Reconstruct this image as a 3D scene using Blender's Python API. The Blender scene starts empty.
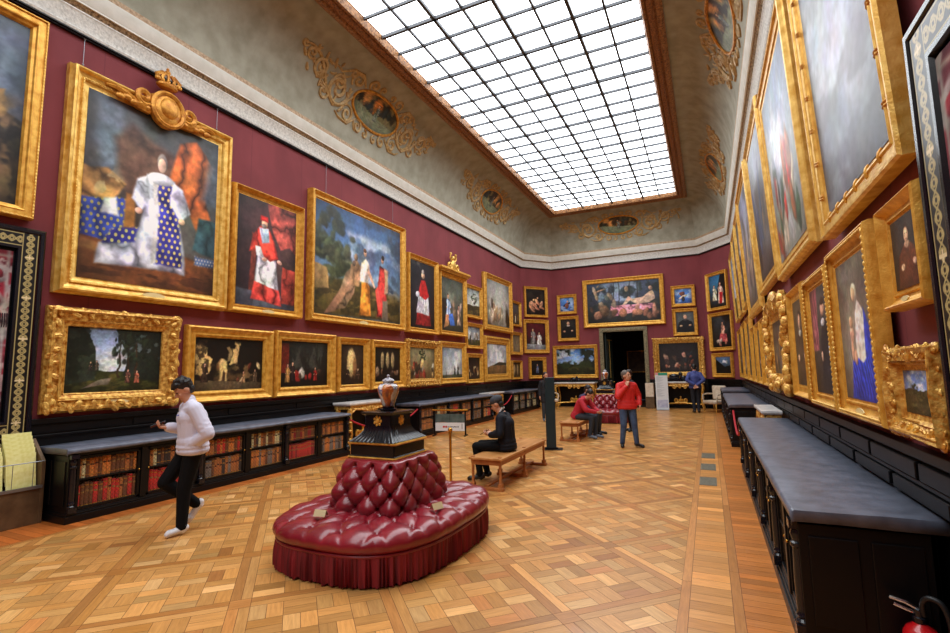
import bpy, bmesh, math, random
import numpy as np
from mathutils import Vector, Matrix, Euler
random.seed(7)
D = bpy.data
SC = bpy.context.scene
COL = SC.collection
PI = math.pi
R = math.radians

# ---------------------------------------------------------------- colour / materials
def lin(c):
    c = c / 255.0
    return c / 12.92 if c <= 0.04045 else ((c + 0.055) / 1.055) ** 2.4
def rgb(r, g, b): return (lin(r), lin(g), lin(b), 1.0)

def mat(name, col, rough=0.5, metal=0.0, col2=None, nscale=8.0, stretch=(1, 1, 1), bump=0.0, bscale=40.0, coat=0.0,
        emit=None, spec=None, kind='noise', lo=0.35, hi=0.65, sheen=0.0):
    m = D.materials.new(name); m.use_nodes = True
    nt = m.node_tree; b = nt.nodes['Principled BSDF']
    b.inputs['Base Color'].default_value = col
    b.inputs['Roughness'].default_value = rough
    b.inputs['Metallic'].default_value = metal
    b.inputs['Coat Weight'].default_value = coat
    if spec is not None: b.inputs['Specular IOR Level'].default_value = spec
    if sheen: b.inputs['Sheen Weight'].default_value = sheen
    if emit:
        b.inputs['Emission Color'].default_value = emit[0]; b.inputs['Emission Strength'].default_value = emit[1]
    tc = nt.nodes.new('ShaderNodeTexCoord'); mp = nt.nodes.new('ShaderNodeMapping')
    mp.inputs['Scale'].default_value = stretch
    nt.links.new(tc.outputs['Object'], mp.inputs['Vector'])
    if col2:
        if kind == 'noise':
            n = nt.nodes.new('ShaderNodeTexNoise'); n.inputs['Detail'].default_value = 6
            n.inputs['Scale'].default_value = nscale; fac = n.outputs['Fac']
        else:
            n = nt.nodes.new('ShaderNodeTexVoronoi'); n.inputs['Scale'].default_value = nscale; fac = n.outputs['Distance']
        nt.links.new(mp.outputs['Vector'], n.inputs['Vector'])
        r = nt.nodes.new('ShaderNodeValToRGB')
        r.color_ramp.elements[0].position = lo; r.color_ramp.elements[0].color = col
        r.color_ramp.elements[1].position = hi; r.color_ramp.elements[1].color = col2
        nt.links.new(fac, r.inputs['Fac']); nt.links.new(r.outputs['Color'], b.inputs['Base Color'])
    if bump:
        n = nt.nodes.new('ShaderNodeTexNoise'); n.inputs['Scale'].default_value = bscale; n.inputs['Detail'].default_value = 4
        nt.links.new(mp.outputs['Vector'], n.inputs['Vector'])
        bp = nt.nodes.new('ShaderNodeBump'); bp.inputs['Strength'].default_value = bump; bp.inputs['Distance'].default_value = 0.01
        nt.links.new(n.outputs['Fac'], bp.inputs['Height']); nt.links.new(bp.outputs['Normal'], b.inputs['Normal'])
    return m

def attr_mat(name, attr='paint', rough=0.4, spec=0.5, bump=0.0, bscale=60, coat=0.0):
    m = mat(name, (1, 1, 1, 1), rough, bump=bump, bscale=bscale, spec=spec, coat=coat)
    nt = m.node_tree; a = nt.nodes.new('ShaderNodeAttribute'); a.attribute_name = attr
    nt.links.new(a.outputs['Color'], nt.nodes['Principled BSDF'].inputs['Base Color'])
    return m

M = {}
M['gold'] = mat('gilt', rgb(206, 142, 44), .38, .4, rgb(240, 188, 84), 11, bump=.3, bscale=70)
M['gold_dark'] = mat('gilt_aged', rgb(176, 108, 30), .4, .4, rgb(222, 160, 64), 13, bump=.5, bscale=60)
M['gold_pale'] = mat('gilt_pale', rgb(214, 158, 58), .36, .4, rgb(246, 206, 112), 10, bump=.3, bscale=70)
M['gold_ornate'] = mat('gilt_carved', rgb(176, 108, 26), .38, .4, rgb(246, 202, 104), 20, bump=.8, bscale=45)
M['brass'] = mat('brass', rgb(205, 150, 60), .22, .9)
M['plaque'] = mat('plaque_ivory', rgb(226, 206, 150), .4)
M['black'] = mat('black_lacquer', rgb(8, 8, 10), .38, bump=.06, bscale=18, spec=.3)
M['black_matt'] = mat('black_matt', rgb(8, 8, 9), .6)
M['black_gloss'] = mat('black_gloss', rgb(18, 19, 26), .2)
M['leather_top'] = mat('black_leather_sheen', rgb(82, 87, 100), .38, 0, rgb(106, 111, 126), 7, bump=.18, bscale=30)  # black leather, with the grey skylight sheen put into its base colour
M['steel'] = mat('dull_steel', rgb(140, 142, 148), .35, .8)
M['mesh_wire'] = mat('brass_wire', rgb(60, 46, 26), .45, .6)
M['crimson'] = mat('crimson_leather', rgb(118, 20, 32), .3, 0, rgb(140, 30, 42), 5, bump=.12, bscale=90, coat=.25)
M['fringe'] = mat('crimson_fringe', rgb(92, 12, 22), .75, 0, rgb(140, 26, 36), 26, stretch=(1, 1, .05), bump=.6, bscale=60)
M['cornice'] = mat('cornice_stone', rgb(216, 217, 206), .7, 0, rgb(230, 230, 221), 5, bump=.15, bscale=30)
M['cornice_orn'] = mat('cornice_relief', rgb(184, 186, 180), .7, 0, rgb(228, 229, 223), 24, bump=.7, bscale=30, lo=.25, hi=.6)
M['cornice_dark'] = mat('cornice_leafband', rgb(104, 88, 66), .65, 0, rgb(196, 178, 146), 30, bump=1.0, bscale=40)
M['cove_edge'] = mat('cove_border', rgb(196, 170, 136), .6, 0, rgb(150, 118, 84), 22)
M['cove'] = mat('cove_plaster', rgb(142, 139, 120), .8, 0, rgb(164, 161, 143), 3.2, bump=.06, bscale=20)
M['sky_gold'] = mat('skylight_gilt', rgb(104, 66, 38), .55, .15, rgb(176, 126, 78), 20, bump=.9, bscale=32)
M['sky_dark'] = mat('skylight_gilt_deep', rgb(92, 54, 28), .55, .2, rgb(170, 112, 62), 26, bump=1.0, bscale=40)
M['bar'] = mat('glazing_bar', rgb(66, 68, 72), .5, .3)
M['scroll'] = mat('scroll_gold_paint', rgb(196, 166, 112), .5, .1, rgb(160, 126, 76), 12)
M['glass_white'] = mat('frosted_pane', rgb(235, 240, 245), .4, emit=((.90, .955, 1.0, 1), 3.4))
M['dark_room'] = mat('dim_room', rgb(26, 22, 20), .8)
M['casing'] = mat('door_casing', rgb(150, 138, 104), .5, 0, rgb(92, 84, 60), 22, bump=.4, bscale=40)
M['oak'] = mat('bench_oak', rgb(150, 84, 40), .4, 0, rgb(184, 116, 62), 7, stretch=(1, .15, 1), bump=.1, bscale=30)
M['oak_seat'] = mat('bench_seat_oak', rgb(176, 116, 60), .35, 0, rgb(206, 148, 88), 9, stretch=(1, .12, 1))
M['teal'] = mat('teal_black_panel', rgb(16, 40, 46), .4)
M['marble'] = mat('white_marble', rgb(232, 230, 226), .25, 0, rgb(206, 204, 202), 6)
M['cream'] = mat('cream_upholstery', rgb(206, 186, 160), .8, 0, rgb(226, 210, 188), 9, bump=.2)
M['rope'] = mat('red_rope', rgb(176, 28, 40), .8, bump=.5, bscale=120)
M['white'] = mat('white_panel', rgb(226, 230, 232), .5)
M['paper_y'] = mat('yellow_sheet', rgb(226, 218, 130), .7, 0, rgb(240, 234, 160), 20)
M['card'] = mat('small_card', rgb(206, 186, 140), .6)
M['bronze_box'] = mat('bronzed_box', rgb(84, 62, 40), .5, .2, rgb(108, 84, 56), 6)
M['ext_red'] = mat('extinguisher_red', rgb(196, 20, 26), .25, coat=.4)
M['rubber'] = mat('black_rubber', rgb(16, 16, 18), .5)
M['chrome'] = mat('chrome', rgb(210, 212, 216), .15, 1)
M['grille'] = mat('floor_grille', rgb(134, 128, 108), .5, .2, rgb(104, 100, 86), 60)
M['paint'] = attr_mat('oil_paint', 'paint', .38, .35, bump=.1, bscale=90)
M['vase'] = attr_mat('painted_porcelain', 'paint', .15, .6, coat=.4)
M['textile'] = attr_mat('woven_textile', 'paint', .85, .2, bump=.4, bscale=120)
M['inlay'] = attr_mat('ebony_gilt_inlay', 'paint', .35, .5)
M['wood'] = attr_mat('oak_plank', 'paint', .33, .45, bump=.08, bscale=14, coat=.08)

def wood_nodes(m):
    nt = m.node_tree; b = nt.nodes['Principled BSDF']
    a = [n for n in nt.nodes if n.type == 'ATTRIBUTE'][0]
    g = nt.nodes.new('ShaderNodeAttribute'); g.attribute_name = 'grain'
    n = nt.nodes.new('ShaderNodeTexNoise'); n.inputs['Scale'].default_value = 1.0; n.inputs['Detail'].default_value = 5
    n.inputs['Roughness'].default_value = .65
    nt.links.new(g.outputs['Vector'], n.inputs['Vector'])
    r = nt.nodes.new('ShaderNodeValToRGB')
    r.color_ramp.elements[0].position = .3; r.color_ramp.elements[0].color = (.76, .68, .60, 1)
    r.color_ramp.elements[1].position = .66; r.color_ramp.elements[1].color = (1.12, 1.1, 1.06, 1)
    nt.links.new(n.outputs['Fac'], r.inputs['Fac'])
    mx = nt.nodes.new('ShaderNodeMix'); mx.data_type = 'RGBA'; mx.blend_type = 'MULTIPLY'; mx.inputs[0].default_value = .8
    nt.links.new(a.outputs['Color'], mx.inputs[6]); nt.links.new(r.outputs['Color'], mx.inputs[7])
    nt.links.new(mx.outputs[2], b.inputs['Base Color'])
wood_nodes(M['wood'])

def wall_mat():
    m = mat('red_wall_cloth', rgb(132, 58, 63), .85, 0, rgb(118, 50, 55), 1.6, bump=.12, bscale=160, stretch=(1, 1, .6))
    nt = m.node_tree; b = nt.nodes['Principled BSDF']
    old = b.inputs['Base Color'].links[0].from_socket
    g = nt.nodes.new('ShaderNodeNewGeometry'); s = nt.nodes.new('ShaderNodeSeparateXYZ')
    nt.links.new(g.outputs['Position'], s.inputs[0])
    ad = nt.nodes.new('ShaderNodeMath'); ad.operation = 'ADD'; nt.links.new(s.outputs['X'], ad.inputs[0]); nt.links.new(s.outputs['Y'], ad.inputs[1])
    mo = nt.nodes.new('ShaderNodeMath'); mo.operation = 'PINGPONG'; mo.inputs[1].default_value = .66
    nt.links.new(ad.outputs[0], mo.inputs[0])
    lt = nt.nodes.new('ShaderNodeMath'); lt.operation = 'LESS_THAN'; lt.inputs[1].default_value = .008
    nt.links.new(mo.outputs[0], lt.inputs[0])
    mx = nt.nodes.new('ShaderNodeMix'); mx.data_type = 'RGBA'
    sc = nt.nodes.new('ShaderNodeMath'); sc.operation = 'MULTIPLY'; sc.inputs[1].default_value = .5
    nt.links.new(lt.outputs[0], sc.inputs[0]); nt.links.new(sc.outputs[0], mx.inputs[0])
    nt.links.new(old, mx.inputs[6]); mx.inputs[7].default_value = rgb(96, 40, 50)
    nt.links.new(mx.outputs[2], b.inputs['Base Color'])
    return m
M['redwall'] = wall_mat()

# ---------------------------------------------------------------- objects
def tag(o, label=None, cat=None, group=None, kind=None):
    if label: o['label'] = label
    if cat: o['category'] = cat
    if group: o['group'] = group
    if kind: o['kind'] = kind
    return o
def thing(name, label, cat, loc=(0, 0, 0), rz=0.0, group=None, tilt=0.0):
    o = D.objects.new(name, None); COL.objects.link(o); o.empty_display_size = .1
    o.location = loc; o.rotation_euler = (tilt, 0, rz)
    return tag(o, label, cat, group)
def link(name, me, m, parent=None, bevel=0.0):
    if m is not None:
        for x in (m if isinstance(m, (list, tuple)) else [m]): me.materials.append(x)
    o = D.objects.new(name, me); COL.objects.link(o)
    if parent is not None: o.parent = parent
    if bevel:
        b = o.modifiers.new('Bevel', 'BEVEL'); b.width = bevel; b.segments = 2; b.limit_method = 'ANGLE'
    return o

class MB:
    def __init__(s): s.v = []; s.f = []; s.mi = []; s.cur = 0
    def add(s, vs, fs):
        n = len(s.v); s.v += [tuple(p) for p in vs]
        s.f += [tuple(i + n for i in f) for f in fs]; s.mi += [s.cur] * len(fs)
        return s
    def box(s, x0, x1, y0, y1, z0, z1):
        return s.add([(x0, y0, z0), (x1, y0, z0), (x1, y1, z0), (x0, y1, z0), (x0, y0, z1), (x1, y0, z1), (x1, y1, z1), (x0, y1, z1)],
                     [(0, 3, 2, 1), (4, 5, 6, 7), (0, 1, 5, 4), (1, 2, 6, 5), (2, 3, 7, 6), (3, 0, 4, 7)])
    def cbox(s, c, d): return s.box(c[0] - d[0] / 2, c[0] + d[0] / 2, c[1] - d[1] / 2, c[1] + d[1] / 2, c[2] - d[2] / 2, c[2] + d[2] / 2)
    def lathe(s, prof, c=(0, 0, 0), n=20, sx=1, sy=1, a0=0.0):
        vs = []; fs = []
        for (r, z) in prof:
            for k in range(n):
                a = a0 + 2 * PI * k / n; vs.append((c[0] + r * sx * math.cos(a), c[1] + r * sy * math.sin(a), c[2] + z))
        for i in range(len(prof) - 1):
            for k in range(n):
                k2 = (k + 1) % n; fs.append((i * n + k, i * n + k2, (i + 1) * n + k2, (i + 1) * n + k))
        fs.append(tuple(range(n))[::-1]); fs.append(tuple((len(prof) - 1) * n + k for k in range(n)))
        return s.add(vs, fs)
    def tube(s, pts, r, n=6, closed=False, flat=1.0, up=None):
        P = [Vector(p) for p in pts]; N = len(P); rs = r if isinstance(r, (list, tuple)) else [r] * N
        vs = []; fs = []; prev = None
        for i in range(N):
            if closed: t = P[(i + 1) % N] - P[i - 1]
            else: t = P[min(i + 1, N - 1)] - P[max(i - 1, 0)]
            if t.length < 1e-9: t = Vector((0, 0, 1))
            t.normalize()
            u = Vector(up) if up is not None else (prev if prev is not None else (Vector((0, 0, 1)) if abs(t.z) < .9 else Vector((1, 0, 0))))
            u = u - t * u.dot(t)
            if u.length < 1e-6: u = t.orthogonal()
            u.normalize(); prev = u; w = t.cross(u)
            for k in range(n):
                a = 2 * PI * k / n; vs.append(P[i] + w * (rs[i] * math.cos(a)) + u * (rs[i] * flat * math.sin(a)))
        m = N if closed else N - 1
        for i in range(m):
            j = (i + 1) % N
            for k in range(n):
                k2 = (k + 1) % n; fs.append((i * n + k, i * n + k2, j * n + k2, j * n + k))
        if not closed: fs.append(tuple(range(n))[::-1]); fs.append(tuple((N - 1) * n + k for k in range(n)))
        return s.add(vs, fs)
    def ball(s, c, r, n=10, m=6, rot=None):
        rx, ry, rz = r if isinstance(r, (list, tuple)) else (r, r, r)
        c = Vector(c); vs = []; fs = []
        for i in range(1, m):
            ph = PI * i / m
            for k in range(n):
                a = 2 * PI * k / n; vs.append(Vector((rx * math.sin(ph) * math.cos(a), ry * math.sin(ph) * math.sin(a), rz * math.cos(ph))))
        vs.append(Vector((0, 0, rz))); vs.append(Vector((0, 0, -rz))); T = len(vs) - 2
        for i in range(m - 2):
            for k in range(n):
                k2 = (k + 1) % n; fs.append((i * n + k, (i + 1) * n + k, (i + 1) * n + k2, i * n + k2))
        for k in range(n):
            k2 = (k + 1) % n; fs.append((T, k, k2)); fs.append((T + 1, (m - 2) * n + k2, (m - 2) * n + k))
        if rot is not None: vs = [rot @ v for v in vs]
        return s.add([c + v for v in vs], fs)
    def capsule(s, p0, r0, p1, r1, n=12, h=4):
        p0 = Vector(p0); p1 = Vector(p1); t = p1 - p0
        if t.length < 1e-6: return s.ball(p0, max(r0, r1), n, 8)
        t.normalize(); u = t.orthogonal().normalized(); w = t.cross(u); rings = []
        for i in range(h): a = PI / 2 * (1 - i / h); rings.append((p0 - t * (r0 * math.sin(a)), r0 * math.cos(a)))
        rings.append((p0, r0)); rings.append((p1, r1))
        for i in range(1, h + 1): a = PI / 2 * i / h; rings.append((p1 + t * (r1 * math.sin(a)), r1 * math.cos(a)))
        vs = []; fs = []
        for c, r in rings:
            r = max(r, 1e-4)
            for k in range(n): a = 2 * PI * k / n; vs.append(c + u * (r * math.cos(a)) + w * (r * math.sin(a)))
        for i in range(len(rings) - 1):
            for k in range(n):
                k2 = (k + 1) % n; fs.append((i * n + k, i * n + k2, (i + 1) * n + k2, (i + 1) * n + k))
        fs.append(tuple(range(n))[::-1]); fs.append(tuple((len(rings) - 1) * n + k for k in range(n)))
        return s.add(vs, fs)
    def prism(s, pts, z0, z1):
        n = len(pts)
        return s.add([(x, y, z0) for x, y in pts] + [(x, y, z1) for x, y in pts],
                     [tuple(range(n))[::-1], tuple(range(n, 2 * n))] + [(i, (i + 1) % n, n + (i + 1) % n, n + i) for i in range(n)])
    def loft(s, rings, cap=True):
        n = len(rings[0]); vs = [p for r in rings for p in r]; fs = []
        for i in range(len(rings) - 1):
            for k in range(n):
                k2 = (k + 1) % n; fs.append((i * n + k, i * n + k2, (i + 1) * n + k2, (i + 1) * n + k))
        if cap: fs.append(tuple(range(n))[::-1]); fs.append(tuple((len(rings) - 1) * n + k for k in range(n)))
        return s.add(vs, fs)
    def mesh(s, name, smooth=True, angle=40):
        me = D.meshes.new(name); me.from_pydata(s.v, [], s.f)
        if any(s.mi): me.polygons.foreach_set('material_index', s.mi)
        bm = bmesh.new(); bm.from_mesh(me); bmesh.ops.recalc_face_normals(bm, faces=bm.faces); bm.to_mesh(me); bm.free()
        if smooth:
            me.polygons.foreach_set('use_smooth', [True] * len(me.polygons)); me.set_sharp_from_angle(angle=R(angle))
        me.update(); return me
    def build(s, name, m, parent=None, bevel=0.0, smooth=True, angle=40):
        return link(name, s.mesh(name, smooth, angle), m, parent, bevel)

def copy_tree(o, parent=None):
    c = o.copy(); COL.objects.link(c)
    if parent is not None: c.parent = parent
    for ch in list(o.children): copy_tree(ch, c)
    return c

def grid_mesh(name, nu, nv, pos, cols, m, parent=None, flip=False):
    """pos (nv+1,nu+1,3), cols (nv+1,nu+1,3) linear rgb -> smooth coloured grid"""
    me = D.meshes.new(name); N = (nu + 1) * (nv + 1)
    idx = np.arange(N).reshape(nv + 1, nu + 1)
    a, b, c, d = idx[:-1, :-1], idx[:-1, 1:], idx[1:, 1:], idx[1:, :-1]
    q = np.stack([a, b, c, d] if not flip else [a, d, c, b], -1).reshape(-1, 4)
    me.vertices.add(N); me.vertices.foreach_set('co', pos.reshape(-1).astype(np.float32))
    me.loops.add(q.size); me.loops.foreach_set('vertex_index', q.reshape(-1).astype(np.int32))
    me.polygons.add(len(q)); me.polygons.foreach_set('loop_start', np.arange(0, q.size, 4, dtype=np.int32))
    me.update(calc_edges=True)
    at = me.color_attributes.new('paint', 'FLOAT_COLOR', 'POINT')
    rgba = np.ones((N, 4), np.float32); rgba[:, :3] = cols.reshape(-1, 3); at.data.foreach_set('color', rgba.reshape(-1))
    me.polygons.foreach_set('use_smooth', [True] * len(q)); me.validate()
    return link(name, me, m, parent)
# ---------------------------------------------------------------- painted canvases
def _hash(ix, iy, s):
    v = np.sin(ix * 127.1 + iy * 311.7 + s * 74.7) * 43758.5453
    return v - np.floor(v)
def vnoise(x, y, s):
    ix, iy = np.floor(x), np.floor(y); fx, fy = x - ix, y - iy
    fx = fx * fx * (3 - 2 * fx); fy = fy * fy * (3 - 2 * fy)
    a, b, c, d = _hash(ix, iy, s), _hash(ix + 1, iy, s), _hash(ix, iy + 1, s), _hash(ix + 1, iy + 1, s)
    return (a * (1 - fx) + b * fx) * (1 - fy) + (c * (1 - fx) + d * fx) * fy
def fbm(x, y, s, o=4):
    t = 0; w = .5; z = 0
    for i in range(o): t = t + w * vnoise(x, y, s + i); z += w; x = x * 2.03; y = y * 2.03; w *= .5
    return t / z
def sm(a, b, x):
    t = np.clip((x - a) / (b - a), 0, 1); return t * t * (3 - 2 * t)

class Paint:
    def __init__(s, nu, nv, asp, seed=1):
        s.nu, s.nv, s.asp, s.seed = nu, nv, asp, seed
        u = np.linspace(0, 1, nu + 1); v = np.linspace(0, 1, nv + 1)
        s.U, s.V = np.meshgrid(u, v); s.X = s.U * asp
        s.wx = fbm(s.X * 7, s.V * 7, seed + 31) - .5; s.wy = fbm(s.X * 7, s.V * 7, seed + 57) - .5
        s.n1 = fbm(s.X * 22, s.V * 22, seed + 5); s.im = np.zeros(s.U.shape + (3,)); s.rng = random.Random(seed)
    def mix(s, m, c):
        m = np.clip(m, 0, 1)[..., None]; s.im = s.im * (1 - m) + np.array(c, float) * m; return s
    def grad(s, top, bot, p=1.0):
        t = (s.V ** p)[..., None]; s.im = np.array(bot, float) * (1 - t) + np.array(top, float) * t; return s
    def tex(s, c, sc=4, lo=.5, hi=.65, a=1, box=None, soft=.05, sy=1.0):
        n = fbm(s.X * sc, s.V * sc * sy, s.seed + sc * 3.1 + lo * 11); m = sm(lo, hi, n) * a
        if box:
            x0, x1, y0, y1 = box; u = s.U + s.wx * .08; v = s.V + s.wy * .08
            m = m * sm(x0 - soft, x0 + soft, u) * (1 - sm(x1 - soft, x1 + soft, u)) * sm(y0 - soft, y0 + soft, v) * (1 - sm(y1 - soft, y1 + soft, v))
        return s.mix(m, c)
    def el(s, cx, cy, rx, ry, c, a=1, soft=.22, rot=0, wob=.16):
        x = (s.U - cx + s.wx * wob * rx * 3) * s.asp; y = s.V - cy + s.wy * wob * ry * 3
        ca, sa = math.cos(rot), math.sin(rot); x, y = x * ca + y * sa, -x * sa + y * ca
        qx, qy = x / (rx * s.asp), y / ry; d = np.sqrt(qx ** 2 + qy ** 2)
        lit = np.clip(1 + .22 * qy - .2 * qx - .14 * d * d, .5, 1.4)
        m = np.clip((1 - sm(1 - soft, 1 + soft * .4, d)) * a, 0, 1)[..., None]
        s.im = s.im * (1 - m) + np.array(c, float) * ((.74 + .52 * s.n1) * lit)[..., None] * m; return s
    def mask(s, pts, soft=.012, wob=.03):
        x = s.U + s.wx * wob; y = s.V + s.wy * wob; ins = np.zeros(x.shape, bool); dm = np.full(x.shape, 9.0); n = len(pts)
        for i in range(n):
            (x0, y0), (x1, y1) = pts[i], pts[(i + 1) % n]
            if y0 != y1:
                cr = ((y0 > y) != (y1 > y)) & (x < (x1 - x0) * (y - y0) / (y1 - y0) + x0); ins ^= cr
            ex, ey = (x1 - x0) * s.asp, y1 - y0; px, py = (x - x0) * s.asp, y - y0
            t = np.clip((px * ex + py * ey) / (ex * ex + ey * ey + 1e-9), 0, 1)
            dm = np.minimum(dm, np.hypot(px - t * ex, py - t * ey))
        return sm(-soft, soft, np.where(ins, dm, -dm)), dm
    def po(s, pts, c, a=1, soft=.01, wob=.03, drape=0.0, ang=.3, f=16, dots=None, rim=0.0):
        mk, dm = s.mask(pts, soft, wob); m = (mk * a)[..., None]
        sh = .74 + .52 * s.n1
        if drape:
            ph = (s.X * math.cos(ang) + s.V * math.sin(ang)) * f + (s.wx + s.wy) * 3.2 + fbm(s.X * 3, s.V * 3, s.seed + 80) * 5
            sh = sh * (1 - drape * .55 + drape * np.abs(np.sin(ph)) ** .8)
        if rim: sh = sh * (1 - rim * (1 - sm(0, .035, dm)))
        col = np.array(c, float) * sh[..., None]
        if dots:
            dc, sp = dots; gx = np.mod(s.X / sp + np.floor(s.V / sp) * .5, 1) - .5; gy = np.mod(s.V / sp, 1) - .5
            dd = (1 - sm(.16, .3, np.hypot(gx, gy * .8)))[..., None]; col = col * (1 - dd) + np.array(dc, float) * dd
        s.im = s.im * (1 - m) + col * m; return s
    def folds(s, box, f=26, a=.35, slant=.3):
        x0, x1, y0, y1 = box
        w = np.sin((s.U + s.V * slant + s.wx * .15) * f * PI) * .5
        m = sm(x0, x0 + .04, s.U) * (1 - sm(x1 - .04, x1, s.U)) * sm(y0, y0 + .04, s.V) * (1 - sm(y1 - .04, y1, s.V))
        s.im = s.im * (1 + (w * a * m)[..., None]); return s
    def fig(s, x, y, h, c, skin=(196, 150, 118), lean=0.0, w=.2):
        k = h * w / s.asp; P = lambda q, r: (x + q * k + lean * r, y + h * r)
        s.po([P(-1.0, 0), P(1.1, 0), P(.95, .3), P(.62, .55), P(.8, .74), P(.4, .82), P(-.4, .82), P(-.8, .74), P(-.6, .55), P(-.9, .3)], c, drape=.75, ang=.1, f=9 / max(.1, h), wob=.02 * h, soft=.02 * h, rim=.4)
        s.po([P(.5, .72), P(.85, .72), P(1.15, .5), P(.7, .42), P(.55, .5)], [q * .85 for q in c], drape=.5, f=30, wob=.02, soft=.015 * h)
        s.el(*P(.72, .45), k * .2, h * .04, skin, soft=.3); s.el(*P(-.55, .48), k * .22, h * .04, skin, soft=.3)
        s.el(*P(0, .83), k * .22, h * .05, skin, soft=.3, wob=.05); s.el(*P(0, .945), k * .42, h * .075, [q * .3 for q in skin], soft=.3)
        s.el(*P(.06, .91), k * .31, h * .068, skin, soft=.25, wob=.04); return s
    def tree(s, x, y0, h, w, c=(44, 52, 32), n=9):
        s.po([(x - .012, y0), (x + .014, y0), (x + .006, y0 + h * .8), (x - .004, y0 + h * .8)], (52, 40, 28), wob=.05)
        for i in range(n * 3):
            t = s.rng.random(); d = .55 + .9 * s.rng.random(); r = w * .5 * math.sin(PI * (.15 + .75 * t))
            s.el(x + s.rng.uniform(-1, 1) * r * 1.5, y0 + h * (.35 + .65 * t), w * s.rng.uniform(.12, .26), h * s.rng.uniform(.035, .08), [q * d for q in c], .85, soft=.5, wob=.6)
        return s
    def blobs(s, n, box, cols, r0=.03, r1=.08, tall=1.5):
        x0, x1, y0, y1 = box
        for i in range(n):
            r = r0 + (r1 - r0) * s.rng.random()
            s.el(x0 + (x1 - x0) * s.rng.random(), y0 + (y1 - y0) * s.rng.random(), r, r * tall * min(s.asp, 2), s.rng.choice(cols), soft=.45, rot=s.rng.uniform(-.6, .6), wob=.4)
        return s
    def done(s, dark=1.0):
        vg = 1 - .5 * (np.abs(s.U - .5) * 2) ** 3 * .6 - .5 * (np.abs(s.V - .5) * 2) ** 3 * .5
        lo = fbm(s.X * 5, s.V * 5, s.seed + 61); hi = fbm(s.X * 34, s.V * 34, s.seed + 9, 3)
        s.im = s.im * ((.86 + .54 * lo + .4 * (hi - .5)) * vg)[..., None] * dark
        for ch in range(3): s.im[..., ch] *= .92 + .16 * fbm(s.X * 9, s.V * 9, s.seed + 70 + ch)
        c = np.clip(s.im / 255, 0, 1)
        return np.where(c <= .04045, c / 12.92, ((c + .055) / 1.055) ** 2.4)

SK = (204, 160, 128)
def c_land(p, top=(96, 132, 176), bot=(196, 200, 196), hz=.4, gr=(70, 72, 38), gr2=(120, 108, 60), trees=(), figs=(), cl=(214, 216, 214)):
    p.grad(top, bot); p.tex(cl, 3, .46, .7, .85, (-.1, 1.1, hz, 1.1), sy=2); p.tex([q * .7 for q in cl], 6, .52, .7, .5, (-.1, 1.1, hz, 1.1), sy=2)
    p.po([(-.1, hz), (.2, hz + .03), (.5, hz - .01), (.8, hz + .04), (1.1, hz), (1.1, -.1), (-.1, -.1)], gr, wob=.06)
    p.tex(gr2, 6, .5, .7, .7, (-.1, 1.1, -.1, hz - .04), sy=2.5)
    for t in trees: p.tree(*t)
    for f in figs: p.fig(*f)
def c_port(p, bg=(40, 34, 30), bg2=(70, 56, 44), cl=(24, 22, 24), coll=(200, 190, 176), sk=SK, hair=(40, 28, 20), cx=.5, hy=.74, full=False, hs=1.0):
    p.grad(bg2, bg); p.tex(bg, 3, .45, .7, .7)
    r = .1 * hs; k = r / p.asp
    if full:
        p.po([(cx - k * 2.4, .04), (cx + k * 2.6, .04), (cx + k * 1.6, hy - .14), (cx - k * 1.5, hy - .14)], cl)
    else:
        p.po([(cx - k * 4.2, -.05), (cx + k * 4.2, -.05), (cx + k * 3, hy - .25), (cx + k * 1.1, hy - .13), (cx - k * 1.1, hy - .13), (cx - k * 3, hy - .25)], cl)
    p.el(cx, hy - .13, k * 1.0, r * .5, coll, soft=.3); p.el(cx, hy + r * .45, k * 1.02, r * 1.1, hair, soft=.3)
    p.el(cx, hy, k * .82, r * 1.05, sk, soft=.25, wob=.04); p.el(cx + k * .2, hy - r * .1, k * .5, r * .6, [min(255, q * 1.1) for q in sk], .5)
    p.el(cx - k * .3, hy + r * .2, k * .12, r * .08, (60, 40, 34)); p.el(cx + k * .3, hy + r * .2, k * .12, r * .08, (60, 40, 34))
    p.el(cx, hy - r * .5, k * .22, r * .07, (150, 80, 70)); p.el(cx - k * 2, hy - .42, k * .7, r * .5, sk, soft=.4); p.el(cx + k * 2, hy - .4, k * .7, r * .5, sk, soft=.4)
def c_crowd(p, top=(60, 56, 50), bot=(40, 30, 22), cols=((150, 60, 50), (190, 170, 140), (70, 76, 110), (120, 92, 60), (200, 160, 120)), n=7, h=.42, base=.08, bgt=None):
    p.grad(top, bot); p.tex([q * 1.5 for q in bot], 4, .48, .7, .7)
    if bgt: p.tex(bgt, 3, .5, .66, .9, (0, 1, .45, 1))
    for i in range(n):
        x = (i + .5) / n + p.rng.uniform(-.03, .03)
        p.fig(x, base + p.rng.uniform(-.03, .1), h * p.rng.uniform(.7, 1.1), p.rng.choice(cols), lean=p.rng.uniform(-.03, .03))
def c_dark(p, bg=(20, 18, 16), warm=(150, 120, 76), n=10, box=(.05, .95, .15, .6), cols=None):
    p.grad(bg, [q * 1.3 for q in bg]); p.tex(warm, 4, .52, .75, .6, box)
    p.blobs(n, box, cols or [(170, 140, 92), (120, 84, 50), (200, 176, 130), (90, 40, 30), (60, 52, 44)], .02, .06, 1.8)
def c_nudes(p, bg=(24, 20, 18), n=6):
    p.grad(bg, (34, 24, 20)); p.tex((60, 50, 40), 4, .5, .7, .6)
    for i in range(n):
        x, y = p.rng.uniform(.2, .8), p.rng.uniform(.2, .72)
        p.el(x, y, .08, .15, (196, 140, 104), rot=p.rng.uniform(-1, 1), soft=.4); p.el(x + .05, y + .13, .045, .05, (206, 156, 120), soft=.4); p.el(x + .1, y - .1, .05, .12, (176, 120, 90), rot=1, soft=.4)
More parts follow.
